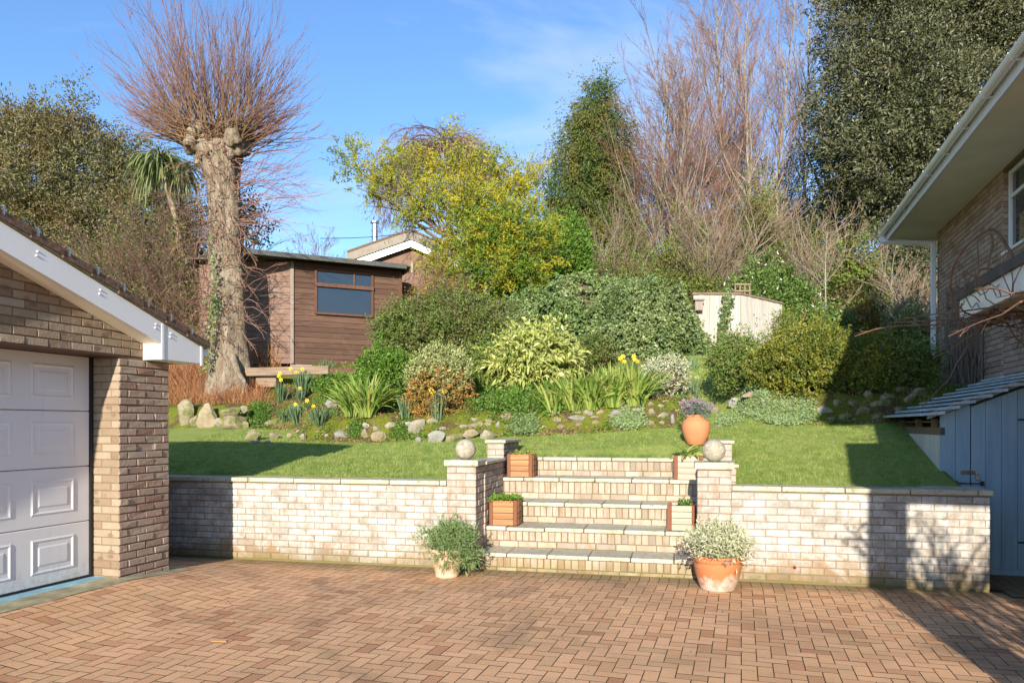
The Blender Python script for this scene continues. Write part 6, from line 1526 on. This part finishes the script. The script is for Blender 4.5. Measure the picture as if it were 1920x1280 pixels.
# ------------------------------------------------------------------ light, sky, camera
def make_world():
    w = bpy.data.worlds.new('World'); bpy.context.scene.world = w; w.use_nodes = True
    t = w.node_tree; t.nodes.clear(); nn = t.nodes.new; ln = t.links.new
    sky = nn('ShaderNodeTexSky'); sky.sky_type = 'NISHITA'; sky.sun_disc = False
    sky.sun_elevation = SUN_EL; sky.sun_rotation = pi+SUN_AZ
    sky.altitude = 50; sky.air_density = 1.1; sky.dust_density = .3; sky.ozone_density = 2.2
    bg = nn('ShaderNodeBackground'); bg.inputs[1].default_value = SKY_STR
    tc = nn('ShaderNodeTexCoord'); sp = nn('ShaderNodeSeparateXYZ'); ln(tc.outputs['Generated'], sp.inputs[0])
    # project the view direction on a high flat layer for thin cirrus
    mx = nn('ShaderNodeMath'); mx.operation = 'MAXIMUM'; ln(sp.outputs[2], mx.inputs[0]); mx.inputs[1].default_value = .04
    ad = nn('ShaderNodeMath'); ad.operation = 'ADD'; ln(mx.outputs[0], ad.inputs[0]); ad.inputs[1].default_value = .12
    dx = nn('ShaderNodeMath'); dx.operation = 'DIVIDE'; ln(sp.outputs[0], dx.inputs[0]); ln(ad.outputs[0], dx.inputs[1])
    dy = nn('ShaderNodeMath'); dy.operation = 'DIVIDE'; ln(sp.outputs[1], dy.inputs[0]); ln(ad.outputs[0], dy.inputs[1])
    cb_ = nn('ShaderNodeCombineXYZ'); ln(dx.outputs[0], cb_.inputs[0]); ln(dy.outputs[0], cb_.inputs[1])
    mp = nn('ShaderNodeMapping'); ln(cb_.outputs[0], mp.inputs[0]); mp.inputs['Scale'].default_value = (.55, 1.0, 1); mp.inputs['Rotation'].default_value = (0, 0, .5)
    mp.inputs['Location'].default_value = CLOUD
    nz = nn('ShaderNodeTexNoise'); ln(mp.outputs[0], nz.inputs['Vector']); nz.inputs['Scale'].default_value = 1.5; nz.inputs['Detail'].default_value = 8; nz.inputs['Roughness'].default_value = .58; nz.inputs['Distortion'].default_value = .5
    rp = nn('ShaderNodeValToRGB'); ln(nz.outputs[0], rp.inputs[0]); rp.color_ramp.elements[0].position = .50; rp.color_ramp.elements[1].position = .80
    rp.color_ramp.elements[0].color = (0, 0, 0, 1); rp.color_ramp.elements[1].color = (.8, .8, .8, 1)
    tint = nn('ShaderNodeMix'); tint.data_type = 'RGBA'; tint.blend_type = 'MULTIPLY'; tint.inputs[0].default_value = 1.0
    ln(sky.outputs[0], tint.inputs[6]); tint.inputs[7].default_value = SKY_TINT
    mix = nn('ShaderNodeMix'); mix.data_type = 'RGBA'; ln(rp.outputs[0], mix.inputs[0]); ln(tint.outputs[2], mix.inputs[6]); mix.inputs[7].default_value = CLOUD_COL
    ln(mix.outputs[2], bg.inputs[0]); o = nn('ShaderNodeOutputWorld'); ln(bg.outputs[0], o.inputs[0])
SKY_STR = .112; CLOUD = (3.1, 1.2, 0); SKY_TINT = (.66, .84, 1.08, 1); CLOUD_COL = (3.2, 3.7, 4.4, 1)
make_world()
ld = bpy.data.lights.new('sun', 'SUN'); ld.energy = 3.9; ld.angle = R(.5); ld.color = (1, .90, .74)
lo = bpy.data.objects.new('sun', ld); C.objects.link(lo)
from mathutils import Vector
Ldir = Vector((sin(SUN_AZ)*cos(SUN_EL), cos(SUN_AZ)*cos(SUN_EL), -sin(SUN_EL)))
lo.rotation_euler = Ldir.to_track_quat('-Z', 'Y').to_euler(); lo.location = (0, -5, 12)
cd = bpy.data.cameras.new('camera'); co = bpy.data.objects.new('camera', cd); C.objects.link(co)
co.location = (0, 0, CH); co.rotation_euler = (pi/2, 0, 0)
cd.sensor_width = 36; cd.lens = 36*F/1920; cd.shift_y = (HZ-640)/1920; cd.clip_end = 1000
sc = bpy.context.scene; sc.camera = co
sc.view_settings.view_transform = 'Standard'; sc.view_settings.look = 'None'; sc.view_settings.exposure = 1.15; sc.view_settings.gamma = 1
sc.render.engine = 'CYCLES'; sc.cycles.max_bounces = 5; sc.cycles.diffuse_bounces = 2; sc.cycles.glossy_bounces = 2; sc.cycles.transmission_bounces = 3; sc.cycles.transparent_max_bounces = 4
for o in list(bpy.data.objects):
    for k in ('_o', '_r'):
        if k in o: del o[k]
